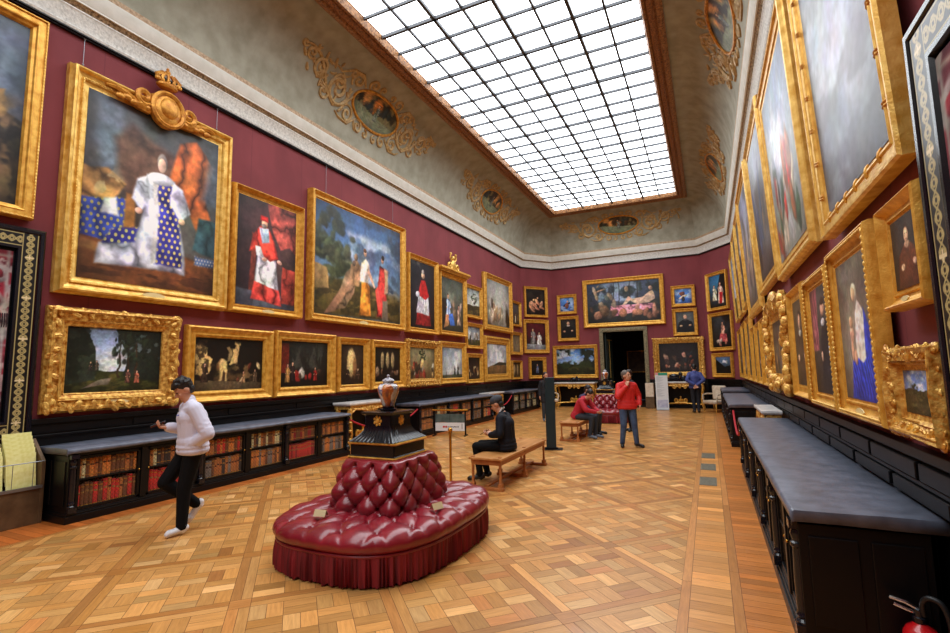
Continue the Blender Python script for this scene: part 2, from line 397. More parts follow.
# ---------------------------------------------------------------- the room shell
XL, XR, YE, YL, YRC, YB = -7.87, 1.18, 23.27, 21.90, 21.60, -8.0
CL0, CL1 = Vector((XL, YL, 0)), Vector((-6.77, YE, 0))          # left canted corner
CR0, CR1 = Vector((-.05, YE, 0)), Vector((XR, YRC, 0))          # right canted corner
POLY = [(XL, YB), (XL, YL), (-6.77, YE), (-.05, YE), (XR, YRC), (XR, YB)]
RZ_L, RZ_E, RZ_R = PI / 2, 0.0, -PI / 2
nl = Vector((CL1.y - CL0.y, -(CL1.x - CL0.x), 0)).normalized(); RZ_CL = math.atan2(nl.x, -nl.y)
nr = Vector((CR1.y - CR0.y, -(CR1.x - CR0.x), 0)).normalized(); RZ_CR = math.atan2(nr.x, -nr.y)

def inset(d):
    n = len(POLY); out = []
    for i in range(n):
        a, b, c = Vector(POLY[i - 1]), Vector(POLY[i]), Vector(POLY[(i + 1) % n])
        e1 = (b - a).normalized(); e2 = (c - b).normalized()
        n1 = Vector((e1.y, -e1.x)); n2 = Vector((e2.y, -e2.x))
        k = d / (1 + n1.dot(n2)); out.append(b + (n1 + n2) * k)
    return out
def struct(o): o['kind'] = 'structure'; return o
def sweep_room(name, prof, m, sub=1):
    mb = MB(); rings = []
    for d, z in prof: rings.append([(p.x, p.y, z) for p in inset(d)])
    mb.loft(rings, cap=False); return struct(mb.build(name, m, angle=35))

def wallquad(name, a, b, z0, z1, m):
    mb = MB(); a = Vector(a); b = Vector(b); t = (b - a).normalized(); n = Vector((-t.y, t.x, 0)) * .12
    mb.add([(a.x, a.y, z0), (b.x, b.y, z0), (b.x, b.y, z1), (a.x, a.y, z1),
            (a.x + n.x, a.y + n.y, z0), (b.x + n.x, b.y + n.y, z0), (b.x + n.x, b.y + n.y, z1), (a.x + n.x, a.y + n.y, z1)],
           [(0, 1, 2, 3), (7, 6, 5, 4), (0, 4, 5, 1), (1, 5, 6, 2), (2, 6, 7, 3), (3, 7, 4, 0)])
    return struct(mb.build(name, m, smooth=False))
HW = 6.62
wallquad('wall_left', (XL, YB, 0), (XL, YL, 0), 0, HW, M['redwall'])
wallquad('wall_left_corner', CL0, CL1, 0, HW, M['redwall'])
wallquad('wall_right_corner', CR0, CR1, 0, HW, M['redwall'])
wallquad('wall_right', (XR, YRC, 0), (XR, YB, 0), 0, HW, M['redwall'])
wallquad('wall_back', (XR, YB, 0), (XL, YB, 0), 0, HW + .6, M['redwall'])
DX0, DX1, DH = -4.36, -2.57, 3.42
mb = MB()
mb.box(-6.77, DX0, YE, YE + .12, 0, HW); mb.box(DX1, -.05, YE, YE + .12, 0, HW); mb.box(DX0, DX1, YE, YE + .12, DH, HW)
struct(mb.build('wall_end', M['redwall'], smooth=False))

# dado: black panelling with ledges, all round
def dado_run(name, a, b, blocks=False):
    a = Vector(a); b = Vector(b); L = (b - a).length; rz = math.atan2(b.y - a.y, b.x - a.x)
    mb = MB()
    mb.box(0, L, -.035, 0, 0, 1.22); mb.box(0, L, -.075, 0, 1.17, 1.235); mb.box(0, L, -.06, 0, 1.0, 1.03); mb.box(0, L, -.09, 0, 0, .14)
    if blocks:
        x = .05
        while x < L - 1.0: mb.box(x, x + .92, -.075, -.03, 1.04, 1.145); mb.box(x + .45, x + 1.35, -.07, -.03, .9, .99); x += .98
    else:
        x = .1
        while x < L - .9: mb.box(x, x + min(1.5, L - x - .1), -.05, -.03, 1.05, 1.15); x += 1.62
    o = mb.build(name, M['black'], bevel=.006, smooth=False); o.location = (a.x, a.y, 0); o.rotation_euler[2] = rz
    return struct(o)
dado_run('trim_1', (XL, -2, 0), (XL, YL, 0)); dado_run('trim_2', CL0, CL1)
dado_run('trim_3', (-6.77, YE, 0), (DX0 - .17, YE, 0)); dado_run('trim_4', (DX1 + .17, YE, 0), (-.05, YE, 0))
dado_run('trim_5', CR0, CR1); dado_run('trim_6', (XR, YRC, 0), (XR, -2, 0), True)

# cornice in bands, cove, skylight surround
sweep_room('trim_7', [(.0, 6.60), (.05, 6.60), (.05, 6.615), (.08, 6.62), (.08, 6.64), (.0, 6.64)], M['black'])
sweep_room('trim_8', [(.0, 6.64), (.08, 6.64), (.095, 6.67), (.085, 6.68), (.13, 6.88), (.15, 6.90), (.15, 6.92)], M['cornice_orn'])
sweep_room('trim_9', [(.15, 6.92), (.165, 6.93), (.185, 6.97), (.20, 6.98)], M['cornice_dark'])
sweep_room('trim_10', [(.20, 6.98), (.225, 6.98), (.225, 7.0), (.24, 7.02), (.27, 7.18), (.28, 7.2), (.28, 7.22)], M['cornice'])
SX0, SX1, SY0, SY1, SZ = -5.95, -.80, -7.0, 21.50, 9.0
FO = .42
TOP = [(SX0 - FO, SY0 - FO), (SX0 - FO, SY1 + FO - .14), (SX0 - FO + .12, SY1 + FO), (SX1 + FO - .12, SY1 + FO), (SX1 + FO, SY1 + FO - .14), (SX1 + FO, SY0 - FO)]
CZ0, CZ1 = 7.22, 8.88
def cove_rings(t0, t1, n):
    base = inset(.28); out = []
    for i in range(n + 1):
        t = t0 + (t1 - t0) * i / n; f = 1 - math.cos(t); z = CZ0 + (CZ1 - CZ0) * math.sin(t)
        out.append([(b.x + (p[0] - b.x) * f, b.y + (p[1] - b.y) * f, z) for b, p in zip(base, TOP)])
    return out
mb = MB(); mb.loft(cove_rings(0, .05, 1), cap=False); struct(mb.build('trim_11', M['cove_edge']))
mb = MB(); mb.loft(cove_rings(.05, PI / 2, 18), cap=False); struct(mb.build('ceiling', M['cove'], angle=30))
def sweep_rect(name, prof, m):
    mb = MB(); mb.loft([[(SX0 - FO + d, SY0 - FO + d, z), (SX0 - FO + d, SY1 + FO - d, z), (SX1 + FO - d, SY1 + FO - d, z), (SX1 + FO - d, SY0 - FO + d, z)] for d, z in prof], cap=False)
    return struct(mb.build(name, m, angle=30))
sweep_rect('trim_12', [(0, 8.88), (.0, 8.83), (.05, 8.80), (.12, 8.80), (.15, 8.84)], M['sky_gold'])
sweep_rect('trim_13', [(.15, 8.84), (.20, 8.80), (.29, 8.82), (.31, 8.86)], M['sky_dark'])
sweep_rect('trim_14', [(.31, 8.86), (.33, 8.83), (.38, 8.84), (.40, 8.90), (.42, 9.02)], M['sky_gold'])
# the glazed laylight: bars as the window, all its panes as one pane mesh
mb = MB(); nx, ny = 8, 45; dx = (SX1 - SX0) / nx; dy = (SY1 - SY0) / ny
for i in range(1, nx): w = .034 if i % 2 == 0 else .023; mb.box(SX0 + i * dx - w, SX0 + i * dx + w, SY0, SY1, SZ - (.07 if i % 2 == 0 else .05), SZ)
for j in range(1, ny): w = .03 if j % 3 == 0 else .022; mb.box(SX0, SX1, SY1 - j * dy - w, SY1 - j * dy + w, SZ - (.07 if j % 3 == 0 else .06), SZ)
win = struct(mb.build('window_1', M['bar'], smooth=False))
mb = MB()
for i in range(nx):
    for j in range(ny):
        x0, y0 = SX0 + i * dx + .012, SY1 - (j + 1) * dy + .012; mb.add([(x0, y0, SZ + .004), (x0 + dx - .024, y0, SZ + .004), (x0 + dx - .024, y0 + dy - .024, SZ + .004), (x0, y0 + dy - .024, SZ + .004)], [(0, 1, 2, 3)])
gl = mb.build('frosted_glass', M['glass_white'], win, smooth=False); gl['label'] = 'white frosted glass panes'
# roof above the panes keeps stray light out
mb = MB(); mb.box(XL - .2, XR + .2, YB - .2, YE + .2, 9.3, 9.4); struct(mb.build('ceiling_void', M['dark_room'], smooth=False))

# ---------------------------------------------------------------- parquet
def floor_mesh():
    V = []; F = []; C = []; G = []; rng = random.Random(3); s = math.sqrt(.5)
    def clip(poly, ax, lim, sign):
        out = []
        for i in range(len(poly)):
            a, b = poly[i - 1], poly[i]; da, db = sign * (a[ax] - lim), sign * (b[ax] - lim)
            if (da < 0) != (db < 0): t = da / (da - db); out.append((a[0] + (b[0] - a[0]) * t, a[1] + (b[1] - a[1]) * t))
            if db >= 0: out.append(b)
        return out
    def plank(pts, along, base, var=1.0, lim=None):
        if lim:
            pts = clip(clip(clip(clip(pts, 0, lim[0], 1), 0, lim[1], -1), 1, lim[2], 1), 1, lim[3], -1)
            if len(pts) < 3: return
        k = rng.gauss(0, .055 * var); h = rng.gauss(0, .03)
        c = [lin(max(0, min(255, q))) for q in (base[0] * (1 + k), base[1] * (1 + k + h * .4), base[2] * (1 + k * 1.2 + h * 1.4))]
        o = rng.random() * 60; n = len(V); ax, ay = along
        for x, y in pts:
            V.append((x, y, 0.0)); C.append(c + [1]); G.append(((x * ax + y * ay) * 5 + o, (-x * ay + y * ax) * 55 + o, o))
        F.append(tuple(range(n, n + len(pts))))
    g = .0018; P = 1.11; hw = .078; u0, v0 = 1.84 - P * 24, 3.28 - P * 16
    LIM = (-6.78, -.31, -2.2, 23.2)
    def uv(u, v): return ((u - v) * s, (u + v) * s)
    def rect(ua, ub, va, vb, d, base, var=1.0):
        cx, cy = uv((ua + ub) / 2, (va + vb) / 2)
        if cx < -8 or cx > 1 or cy < -3.2 or cy > 24: return
        ua += g; ub -= g; va += g; vb -= g
        plank([uv(ua, va), uv(ub, va), uv(ub, vb), uv(ua, vb)], (s, s) if d == 0 else (-s, s), base, var, LIM)
    B1, B2 = (198, 144, 80), (180, 124, 66)
    for i in range(48):
        for j in range(52):
            u, v = u0 + i * P, v0 + j * P
            cx, cy = uv(u, v)
            if cx < -9 or cx > 2 or cy < -4 or cy > 25: continue
            for k in (-1, 0): rect(u + k * hw, u + (k + 1) * hw, v + hw, v + P - hw, 1, B2 if k else B1, 1.1); rect(u + hw, u + P - hw, v + k * hw, v + (k + 1) * hw, 0, B1 if k else B2, 1.1)
            rect(u - hw, u + hw, v - hw, v + hw, 0, B2)
            a0, b0 = u + hw, v + hw; q = (P - 2 * hw) / 4
            for a in range(4):
                for b in range(4):
                    x, y = a0 + a * q, b0 + b * q
                    base = B1 if rng.random() < .6 else (212, 164, 102)
                    if rng.random() < .14: base = (184, 124, 68)
                    if (a + b) % 2 == 0: rect(x, x + q, y, y + q / 2, 0, base, 1.3); rect(x, x + q, y + q / 2, y + q, 0, B1, 1.3)
                    else: rect(x, x + q / 2, y, y + q, 1, base, 1.3); rect(x + q / 2, x + q, y, y + q, 1, B1, 1.3)
    def strip(x0, x1, y0, y1, d, base, step, var=1.0, sl=0.0):
        if d == 'y':
            y = y0
            while y < y1: L = step * rng.uniform(.8, 1.2); plank([(x0 + g, y + g), (x1 - g, y + g), (x1 - g, min(y + L, y1) - g), (x0 + g, min(y + L, y1) - g)], (0, 1), base, var); y += L
        else:
            y = y0
            while y < y1: plank([(x0 + g, y + g), (x1 - g, y + g + sl), (x1 - g, y + step - g + sl), (x0 + g, y + step - g)], (1, 0), base, var); y += step
    strip(-.31, -.24, -2, 23.2, 'y', (198, 136, 72), 2.2); strip(-.24, .05, -2, 23.2, 'x', (208, 146, 78), .145, 1.2, .0)
    strip(.05, .12, -2, 23.2, 'y', (186, 126, 66), 2.2); strip(.12, 1.2, -2, 23.2, 'x', (190, 118, 54), .105, 1.2)
    strip(-6.85, -6.78, -2, 23.2, 'y', (192, 128, 66), 2.2); strip(-7.87, -6.85, -2, 23.2, 'x', (186, 104, 46), .105, 1.1)
    me = D.meshes.new('floor'); me.from_pydata(V, [], F)
    a = me.color_attributes.new('paint', 'FLOAT_COLOR', 'POINT'); a.data.foreach_set('color', np.array(C, np.float32).reshape(-1))
    b = me.attributes.new('grain', 'FLOAT_VECTOR', 'POINT'); b.data.foreach_set('vector', np.array(G, np.float32).reshape(-1))
    bm = bmesh.new(); bm.from_mesh(me); bm.faces.ensure_lookup_table()
    for f in bm.faces:
        if f.normal.z < 0: f.normal_flip()
    bm.to_mesh(me); bm.free(); return me
fl = link('floor', floor_mesh(), M['wood']); struct(fl)
mb = MB(); mb.box(XL - .1, XR + .1, YB, YE + .1, -.08, -.0015); struct(mb.build('floor_base', mat('floor_gap', rgb(104, 62, 32), .6), smooth=False))

# ---------------------------------------------------------------- doorway and the dim room behind it
mb = MB()
for a, b in ((DX0 - .17, DX0), (DX1, DX1 + .17)): mb.box(a, b, YE - .09, YE + .14, 0, DH + .0); mb.box(a + .04, b - .04, YE - .11, YE - .09, .3, DH - .05)
mb.box(DX0 - .17, DX1 + .17, YE - .09, YE + .14, DH, DH + .18); mb.box(DX0 - .1, DX1 + .1, YE - .11, YE - .09, DH + .04, DH + .14)
struct(mb.build('trim_15', M['casing'], bevel=.01, smooth=False))
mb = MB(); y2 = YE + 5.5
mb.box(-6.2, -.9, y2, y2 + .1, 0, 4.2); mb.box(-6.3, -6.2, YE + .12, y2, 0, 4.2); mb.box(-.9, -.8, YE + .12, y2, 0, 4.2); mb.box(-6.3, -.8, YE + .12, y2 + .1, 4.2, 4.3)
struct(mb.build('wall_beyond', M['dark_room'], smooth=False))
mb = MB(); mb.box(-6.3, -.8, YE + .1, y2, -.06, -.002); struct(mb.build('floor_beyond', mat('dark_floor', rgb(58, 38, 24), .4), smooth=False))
root = thing('framed_painting', 'brown framed picture seen through the doorway in the dim room', 'painting', (-3.5, y2 - .02, 1.5), 0)
mb = MB(); mb.box(-.62, .62, -.05, 0, 0, .05); mb.box(-.62, .62, -.05, 0, 1.15, 1.2); mb.box(-.62, -.57, -.05, 0, .05, 1.15); mb.box(.57, .62, -.05, 0, .05, 1.15); mb.build('frame', M['gold_dark'], root, smooth=False)
mb = MB(); mb.box(-.58, .58, -.03, 0, .04, 1.16); mb.build('canvas', mat('brown_canvas', rgb(120, 90, 66), .6, 0, rgb(84, 60, 44), 4), root, smooth=False)
# open door leaf folded back into the reveal, with a pale gilt edge
dl = struct(D.objects.new('door_1', None)); COL.objects.link(dl); dl.location = (DX0 + .05, YE + .16, 0); dl.rotation_euler[2] = R(80)
mb = MB(); mb.box(0, .86, -.03, .03, .01, DH - .03)
for z0, z1 in ((.2, 1.1), (1.3, 3.1)): mb.box(.12, .74, -.04, .04, z0, z1)
mb.build('leaf', mat('door_dark_green', rgb(40, 48, 44), .45), dl, bevel=.008, smooth=False)
mb = MB(); mb.box(.4, .44, -.05, -.04, 1.3, 3.1); mb.box(.12, .74, -.046, -.04, 3.06, 3.1); mb.build('gilt_moulding', M['gold_pale'], dl, smooth=False)
mb = MB(); mb.ball((.79, -.07, 1.1), .035); mb.build('knob', M['brass'], dl)

# ---------------------------------------------------------------- painted medallions on the cove
def cove_pt(side, s, a, off=0.0):
    """s metres along the wall, a = cove angle; off lifts off the surface"""
    c, sn = math.cos(a), math.sin(a); base = inset(.28); z = CZ0 + (CZ1 - CZ0) * sn
    if side == 'L': x0 = XL + .28; w = TOP[0][0] - x0; h = CZ1 - CZ0; n = Vector((c / w, 0, -sn / h)); p = Vector((x0 + w * (1 - c), s, z))
    elif side == 'R': x0 = XR - .28; w = x0 - TOP[4][0]; h = CZ1 - CZ0; n = Vector((-c / w, 0, -sn / h)); p = Vector((x0 - w * (1 - c), s, z))
    else: y0 = YE - .28; w = y0 - TOP[2][1]; h = CZ1 - CZ0; n = Vector((0, -c / w, -sn / h)); p = Vector((s, y0 - w * (1 - c), z))
    return p + n.normalized() * off
def spiral(cx, cy, r, turns, a0, sgn=1, n=26):
    return [(cx + sgn * r * (1 - .85 * i / n) * math.cos(a0 + turns * 2 * PI * i / n), cy + r * (1 - .85 * i / n) * math.sin(a0 + turns * 2 * PI * i / n)) for i in range(n + 1)]
def medallion(side, s0, a0, label, seed, k=1.0):
    arc = 1.42; sg = 1 if side != 'R' else -1
    def mp(q, off): return cove_pt(side, s0 + sg * q[0] * k, a0 + q[1] * k / arc, off)
    root = thing('cove_medallion', label, 'ceiling decoration', mp((0, 0), 0), 0, 'painted medallions on the cove')
    o0 = Vector(root.location); rx, ry = .86, .40
    nu, nv = 56, 40; p = Paint(nu, nv, 2.1, seed); p.grad((150, 120, 70), (92, 100, 74)); p.tex((40, 34, 26), 5, .45, .6, .9, (0, 1, .3, 1.1))
    p.blobs(9, (.15, .85, .45, .85), [(206, 146, 80), (60, 44, 30), (180, 110, 50), (40, 50, 50)], .05, .1, 1.6); p.po([(0, 0), (1, 0), (1, .3), (.5, .36), (0, .5)], (120, 128, 100)); p.fig(.5, .25, .5, (96, 104, 96)); cols = p.done()
    pos = np.zeros((nv + 1, nu + 1, 3))
    for j in range(nv + 1):
        rr = j / nv
        for i in range(nu + 1):
            a = 2 * PI * i / nu; pos[j, i] = mp((rx * rr * math.cos(a), ry * rr * math.sin(a)), .012) - o0
    # sample the picture over the disc
    cc = np.zeros_like(cols)
    for j in range(nv + 1):
        for i in range(nu + 1):
            a = 2 * PI * i / nu; x = .5 + .5 * j / nv * math.cos(a); y = .5 + .5 * j / nv * math.sin(a); cc[j, i] = cols[int(y * nv), int(x * nu)]
    grid_mesh('painting', nu, nv, pos, cc, M['paint'], root)
    mb = MB(); ring = [mp((rx * 1.03 * math.cos(2 * PI * i / 60), ry * 1.05 * math.sin(2 * PI * i / 60)), .015) - o0 for i in range(60)]
    mb.tube(ring, .035, 6, True); mb.build('ring', M['gold_dark'], root)
    rng = random.Random(seed); mbs = {-1: MB(), 1: MB()}; cur = [1]
    def stroke(q, w): mbs[cur[0]].tube([mp(x, .008) - o0 for x in q], [w * (.5 + .8 * math.sin(PI * (.12 + .82 * i / (len(q) - 1)))) for i in range(len(q))], 5, flat=.8)
    for sx in (-1, 1):
        cur[0] = sx
        for (cx, cy, r, t, a, sn) in [(1.38, -.08, .36, 1.7, 2.6, 1), (1.42, .06, .2, 1.4, -.6, 1), (2.02, .1, .24, 1.6, 3.4, 1), (2.38, .22, .14, 1.4, 3.6, 1), (2.62, .3, .08, 1.2, 3.2, 1),
                                      (.98, .36, .2, 1.4, -1, 1), (.92, -.42, .2, 1.4, 1, 1), (.5, .52, .16, 1.3, -1.2, 1), (.48, -.52, .15, 1.3, 1.2, 1), (1.75, -.3, .16, 1.3, 1.9, 1), (1.2, .42, .12, 1.2, 0, 1), (.2, .56, .1, 1.1, -1.4, 1), (.18, -.58, .1, 1.1, 1.4, 1)]:
            stroke([(sx * x, y) for x, y in spiral(cx, cy, r, t, a, sn)], .026 + r * .05)
        stroke([(sx * x, y) for x, y in [(.88, 0), (1.1, -.3), (1.4, -.42), (1.72, -.22), (1.9, .05), (2.2, .3), (2.45, .36), (2.7, .3)]], .035)
        stroke([(sx * x, y) for x, y in [(.7, .34), (.95, .56), (1.25, .5), (1.5, .3), (1.7, .34)]], .03)
        stroke([(sx * x, y) for x, y in [(.6, -.4), (.85, -.6), (1.15, -.58), (1.3, -.5)]], .03)
        for i in range(34):
            x = rng.uniform(.55, 2.6); y = rng.uniform(-.5, .5) * (1.25 - x / 3.2) + (x - 1.4) * .12
            if (x / (rx * 1.15)) ** 2 + (y / (ry * 1.2)) ** 2 < 1: continue
            a = rng.uniform(0, 6.28); l = rng.uniform(.05, .12)
            stroke([(sx * (x + l * q * math.cos(a)), y + l * q * math.sin(a) + .03 * q * q) for q in (-1, -.3, .4, 1)], .03)
    for sx in (-1, 1): mbs[sx].build('scrollwork', M['scroll'], root)
medallion('L', 9.76, .73, 'oval painted medallion in gold scrolls high on the left cove, nearer one', 3)
medallion('L', 17.2, .73, 'oval painted medallion in gold scrolls on the left cove, farther one near the corner', 8)
medallion('R', 9.8, .63, 'oval painted medallion on the right cove, cut by the top of the photo', 12)
medallion('R', 17.5, .68, 'oval painted medallion on the right cove beyond the cut-off one', 15)
medallion('E', -3.36, .72, 'oval painted medallion with long gold scrolls over the far wall', 21)
# ---------------------------------------------------------------- framed pictures
PROF = {
 'plain': [(0, 0), (0, .62), (.07, .9), (.16, .98), (.24, .9), (.34, .66), (.5, .52), (.66, .5), (.72, .6), (.80, .6), (.84, .46), (.93, .4), (.97, .3), (1, .12)],
 'scoop': [(0, 0), (0, .5), (.05, .8), (.14, 1.0), (.2, 1.0), (.26, .84), (.42, .5), (.6, .36), (.7, .36), (.74, .48), (.8, .5), (.86, .34), (1, .12)],
 'flat':  [(0, 0), (0, .8), (.06, 1.0), (.14, 1.0), (.17, .84), (.55, .8), (.6, .9), (.68, .86), (.74, .62), (.9, .5), (.94, .36), (1, .12)],
 'broad': [(0, 0), (0, .45), (.08, .6), (.12, .94), (.22, 1.0), (.3, .92), (.34, .7), (.58, .58), (.63, .68), (.7, .66), (.75, .5), (.9, .34), (.93, .42), (.97, .36), (1, .12)],
}
def frame_mesh(w, h, fw, dp, style='plain', bead=None, seed=0, ornate=0.0, raise_in=0.0):
    """outer w x h, local x right, z up from the lower edge, viewer on -y"""
    prof = PROF[style]; mb = MB(); step = .03 if bead is not None else 9; rng = random.Random(seed)
    P = []
    cor = [(-w / 2, 0, 1, 1), (w / 2, 0, -1, 1), (w / 2, h, -1, -1), (-w / 2, h, 1, -1)]
    for k in range(4):
        x0, z0, ix, iz = cor[k]; x1, z1, jx, jz = cor[(k + 1) % 4]; L = math.hypot(x1 - x0, z1 - z0)
        n = max(1, int(L / step)); n += n % 2
        for i in range(n): t = i / n; P.append((x0, z0, ix, iz, x1, z1, jx, jz, t, i))
    rings = []
    for (a, y) in prof:
        if raise_in and a > .5: y = max(y, raise_in)
        r = []
        for (x0, z0, ix, iz, x1, z1, jx, jz, t, i) in P:
            px0, pz0 = x0 + ix * a * fw, z0 + iz * a * fw; px1, pz1 = x1 + jx * a * fw, z1 + jz * a * fw
            yy = y * dp
            if bead is not None and abs(a - bead) < .045: yy += .005 if i % 2 else -.004
            if ornate and .05 < a < .66: yy += dp * ornate * (rng.random() - .3)
            r.append((px0 + (px1 - px0) * t, -yy, pz0 + (pz1 - pz0) * t))
        rings.append(r)
    mb.loft(rings, cap=False)
    n = len(P); mb.add([(-w / 2, 0, 0), (w / 2, 0, 0), (w / 2, 0, h), (-w / 2, 0, h)], [(0, 1, 2, 3)])
    if ornate:   # carved leaves and shells along the rails
        def leaf(x, z, s, a):
            q = Matrix.Rotation(a, 3, 'Y'); mb.ball((x, -dp * .85, z), (s * .62, s * .42, s), 7, 5, q)
            mb.ball((x + s * .4 * math.sin(a + .9), -dp * .95, z + s * .4 * math.cos(a + .9)), (s * .28, s * .3, s * .5), 6, 4, q)
        per = [(-w / 2, h, w / 2, h), (w / 2, h, w / 2, 0), (w / 2, 0, -w / 2, 0), (-w / 2, 0, -w / 2, h)]
        for x0, z0, x1, z1 in per:
            L = math.hypot(x1 - x0, z1 - z0); m = max(4, int(L / (fw * .34)))
            nx_, nz_ = (z1 - z0) / L, -(x1 - x0) / L
            for i in range(m):
                t = (i + .5) / m; o = fw * (.18 + .22 * (i % 2)) ; c = .5 + abs(t - .5); sc = fw * .22 * (1.35 if i in (0, m - 1, m // 2) else 1) * rng.uniform(.8, 1.2)
                leaf(x0 + (x1 - x0) * t + nx_ * o, z0 + (z1 - z0) * t + nz_ * o, sc, rng.uniform(0, 6.28))
    return mb.mesh('frame', True, 28)

def beading(root, w, h, o, y, r, pitch):
    P = []; rs = []
    cor = [(-w / 2 + o, o), (w / 2 - o, o), (w / 2 - o, h - o), (-w / 2 + o, h - o)]
    for k in range(4):
        (x0, z0), (x1, z1) = cor[k], cor[(k + 1) % 4]; n = int(math.hypot(x1 - x0, z1 - z0) / pitch)
        for i in range(n):
            for t, q in ((0, .3), (.25, .85), (.5, 1), (.75, .85)): f = (i + t) / n; P.append((x0 + (x1 - x0) * f, y, z0 + (z1 - z0) * f)); rs.append(r * q)
    mb = MB(); mb.tube(P, rs, 6, True, up=(0, -1, 0)); mb.build('beading', M['gold_pale'], root, angle=60)
def picture(label, wall, a, b, z0, z1, comp, fw=.15, style='plain', dp=None, gold='gold', seed=1, bead=None, ornate=0.0, tilt=0.0, res=90, plaque=False,
            group=None, name='framed_painting', cat='painting', crest=None, canvas_mat='paint', flip=False, dark=1.0):
    w = b - a; h = z1 - z0; c = (a + b) / 2
    if wall == 'L': loc, rz, d0 = (XL + .012, c, z0), RZ_L, .125
    elif wall == 'R': loc, rz, d0 = (XR - .05, c, z0), RZ_R, .11
    elif wall == 'E': loc, rz, d0 = (c, YE - .012, z0), RZ_E, .12
    elif wall == 'CL': p = CL0 + (CL1 - CL0).normalized() * c + nl * .012; loc, rz, d0 = (p.x, p.y, z0), RZ_CL, .11
    else: p = CR1 + (CR0 - CR1).normalized() * c + nr * .012; loc, rz, d0 = (p.x, p.y, z0), RZ_CR, .11
    dp = dp or d0
    g = group or {'L': 'gilt framed paintings on the left wall', 'R': 'gilt framed paintings on the right wall', 'E': 'gilt framed paintings on the far wall',
                  'CL': 'gilt framed paintings on the canted corners', 'CR': 'gilt framed paintings on the canted corners'}[wall]
    root = thing(name, label, cat, loc, rz, g, 0)
    if tilt: root.rotation_euler = Euler((tilt, 0, rz), 'XYZ')
    fm = link('frame', frame_mesh(w, h, fw, dp, style, None, seed, ornate, .46 if wall == 'R' else .42 if dp > .15 else 0), M[gold], root)
    res = int(res * 1.35); iw, ih = w - 2 * fw + .01, h - 2 * fw + .01
    nu = max(24, int(res * (iw / max(iw, ih)))); nv = max(24, int(res * (ih / max(iw, ih))))
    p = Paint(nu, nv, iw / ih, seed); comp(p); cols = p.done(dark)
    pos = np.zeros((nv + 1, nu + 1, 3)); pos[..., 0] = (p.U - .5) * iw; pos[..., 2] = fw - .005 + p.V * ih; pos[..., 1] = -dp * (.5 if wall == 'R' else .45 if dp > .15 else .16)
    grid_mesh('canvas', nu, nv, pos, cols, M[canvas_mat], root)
    if plaque:
        pk = min(1, w / 2.0); mb = MB(); mb.prism([(pk * v_[0], pk * v_[1]) for v_ in [(.16 * math.cos(2 * PI * i / 16) * (1.15 if i % 8 in (0,) else 1), .045 * math.sin(2 * PI * i / 16)) for i in range(16)]], 0, .008)
        o = mb.build('name_plate', M['plaque'], root); o.rotation_euler = (R(90), 0, 0); o.location = (0, -dp * .72, fw * .42)
    if bead is not None: beading(root, w, h, fw * (bead if wall == 'L' and bead > .5 else .3 if wall == 'R' else bead + .02), -dp * (.92 if wall == 'R' else .96 if bead < .5 else .68), .013, .046)
    if crest: crest(root, w, h, fw, dp)
    return root

def crest_arms(root, w, h, fw, dp):
    mb = MB(); y = -dp * .8; x0, z = .02, h - fw * .45
    mb.ball((x0, y, z), (.27, .12, .3), 18, 12); mb.ball((x0, y - .1, z + .02), (.15, .06, .17), 14, 8)
    mb.tube([(x0 + .25 * math.cos(a * PI / 10), y - .07, z + .27 * math.sin(a * PI / 10)) for a in range(20)], .04, 6, True)
    for s in (-1, 1):
        mb.tube([(x0 + s * x, y - .04, z + q) for x, q in spiral(.36, .06, .16, 1.5, 2.4)], .045, 6)
        mb.tube([(x0 + s * x, y, z + q) for x, q in [(.25, -.12), (.42, -.1), (.6, -.02), (.74, .02), (.88, .0)]], [.06, .07, .06, .045, .02], 6)
        for i in range(5): mb.ball((x0 + s * (.3 + .1 * i), y - .03, z - .1 + .03 * (i % 2)), (.07, .05, .05), 7, 5)
    mb.build('coat_of_arms', M['gold_dark'], root)
    mb = MB(); zc = z + .38
    mb.lathe([(.13, 0), (.17, .03), (.17, .06), (.14, .08)], (x0, y, zc), 16, sy=.6)
    for i in range(7):
        a = PI * i / 6; x = x0 + .16 * math.cos(a); mb.tube([(x, y - .02, zc + .08), (x0 + .2 * math.cos(a), y - .03, zc + .17), (x0 + .09 * math.cos(a), y - .02, zc + .25)], .026, 6); mb.ball((x0 + .19 * math.cos(a), y - .04, zc + .1), .034, 6, 5)
    mb.ball((x0, y, zc + .28), .045); mb.ball((x0, y, zc + .34), .025)
    mb.build('crown', M['gold_dark'], root)
def crest_cornice(root, w, h, fw, dp):
    mb = MB()
    for i, (q, z) in enumerate(((.04, 0), (.07, .04), (.11, .08), (.09, .12))): mb.box(-w / 2 - q, w / 2 + q, -dp - q, 0, h + z, h + z + .045)
    mb.build('cornice', M['gold'], root, bevel=.01, smooth=False)
    mb = MB(); y = -dp * .7; z = h + .16
    mb.ball((0, y, z + .18), (.16, .07, .2), 12, 8); mb.ball((0, y, z + .42), (.08, .06, .09), 10, 6)
    for s in (-1, 1):
        mb.tube([(s * x, y, z + q) for x, q in spiral(.26, .14, .15, 1.4, 3)], .04, 6); mb.tube([(s * .12, y, z + .32), (s * .22, y, z + .42), (s * .18, y, z + .55)], .03, 6); mb.ball((s * .18, y, z + .56), .05, 6, 5)
    mb.build('cresting', M['gold_pale'], root)
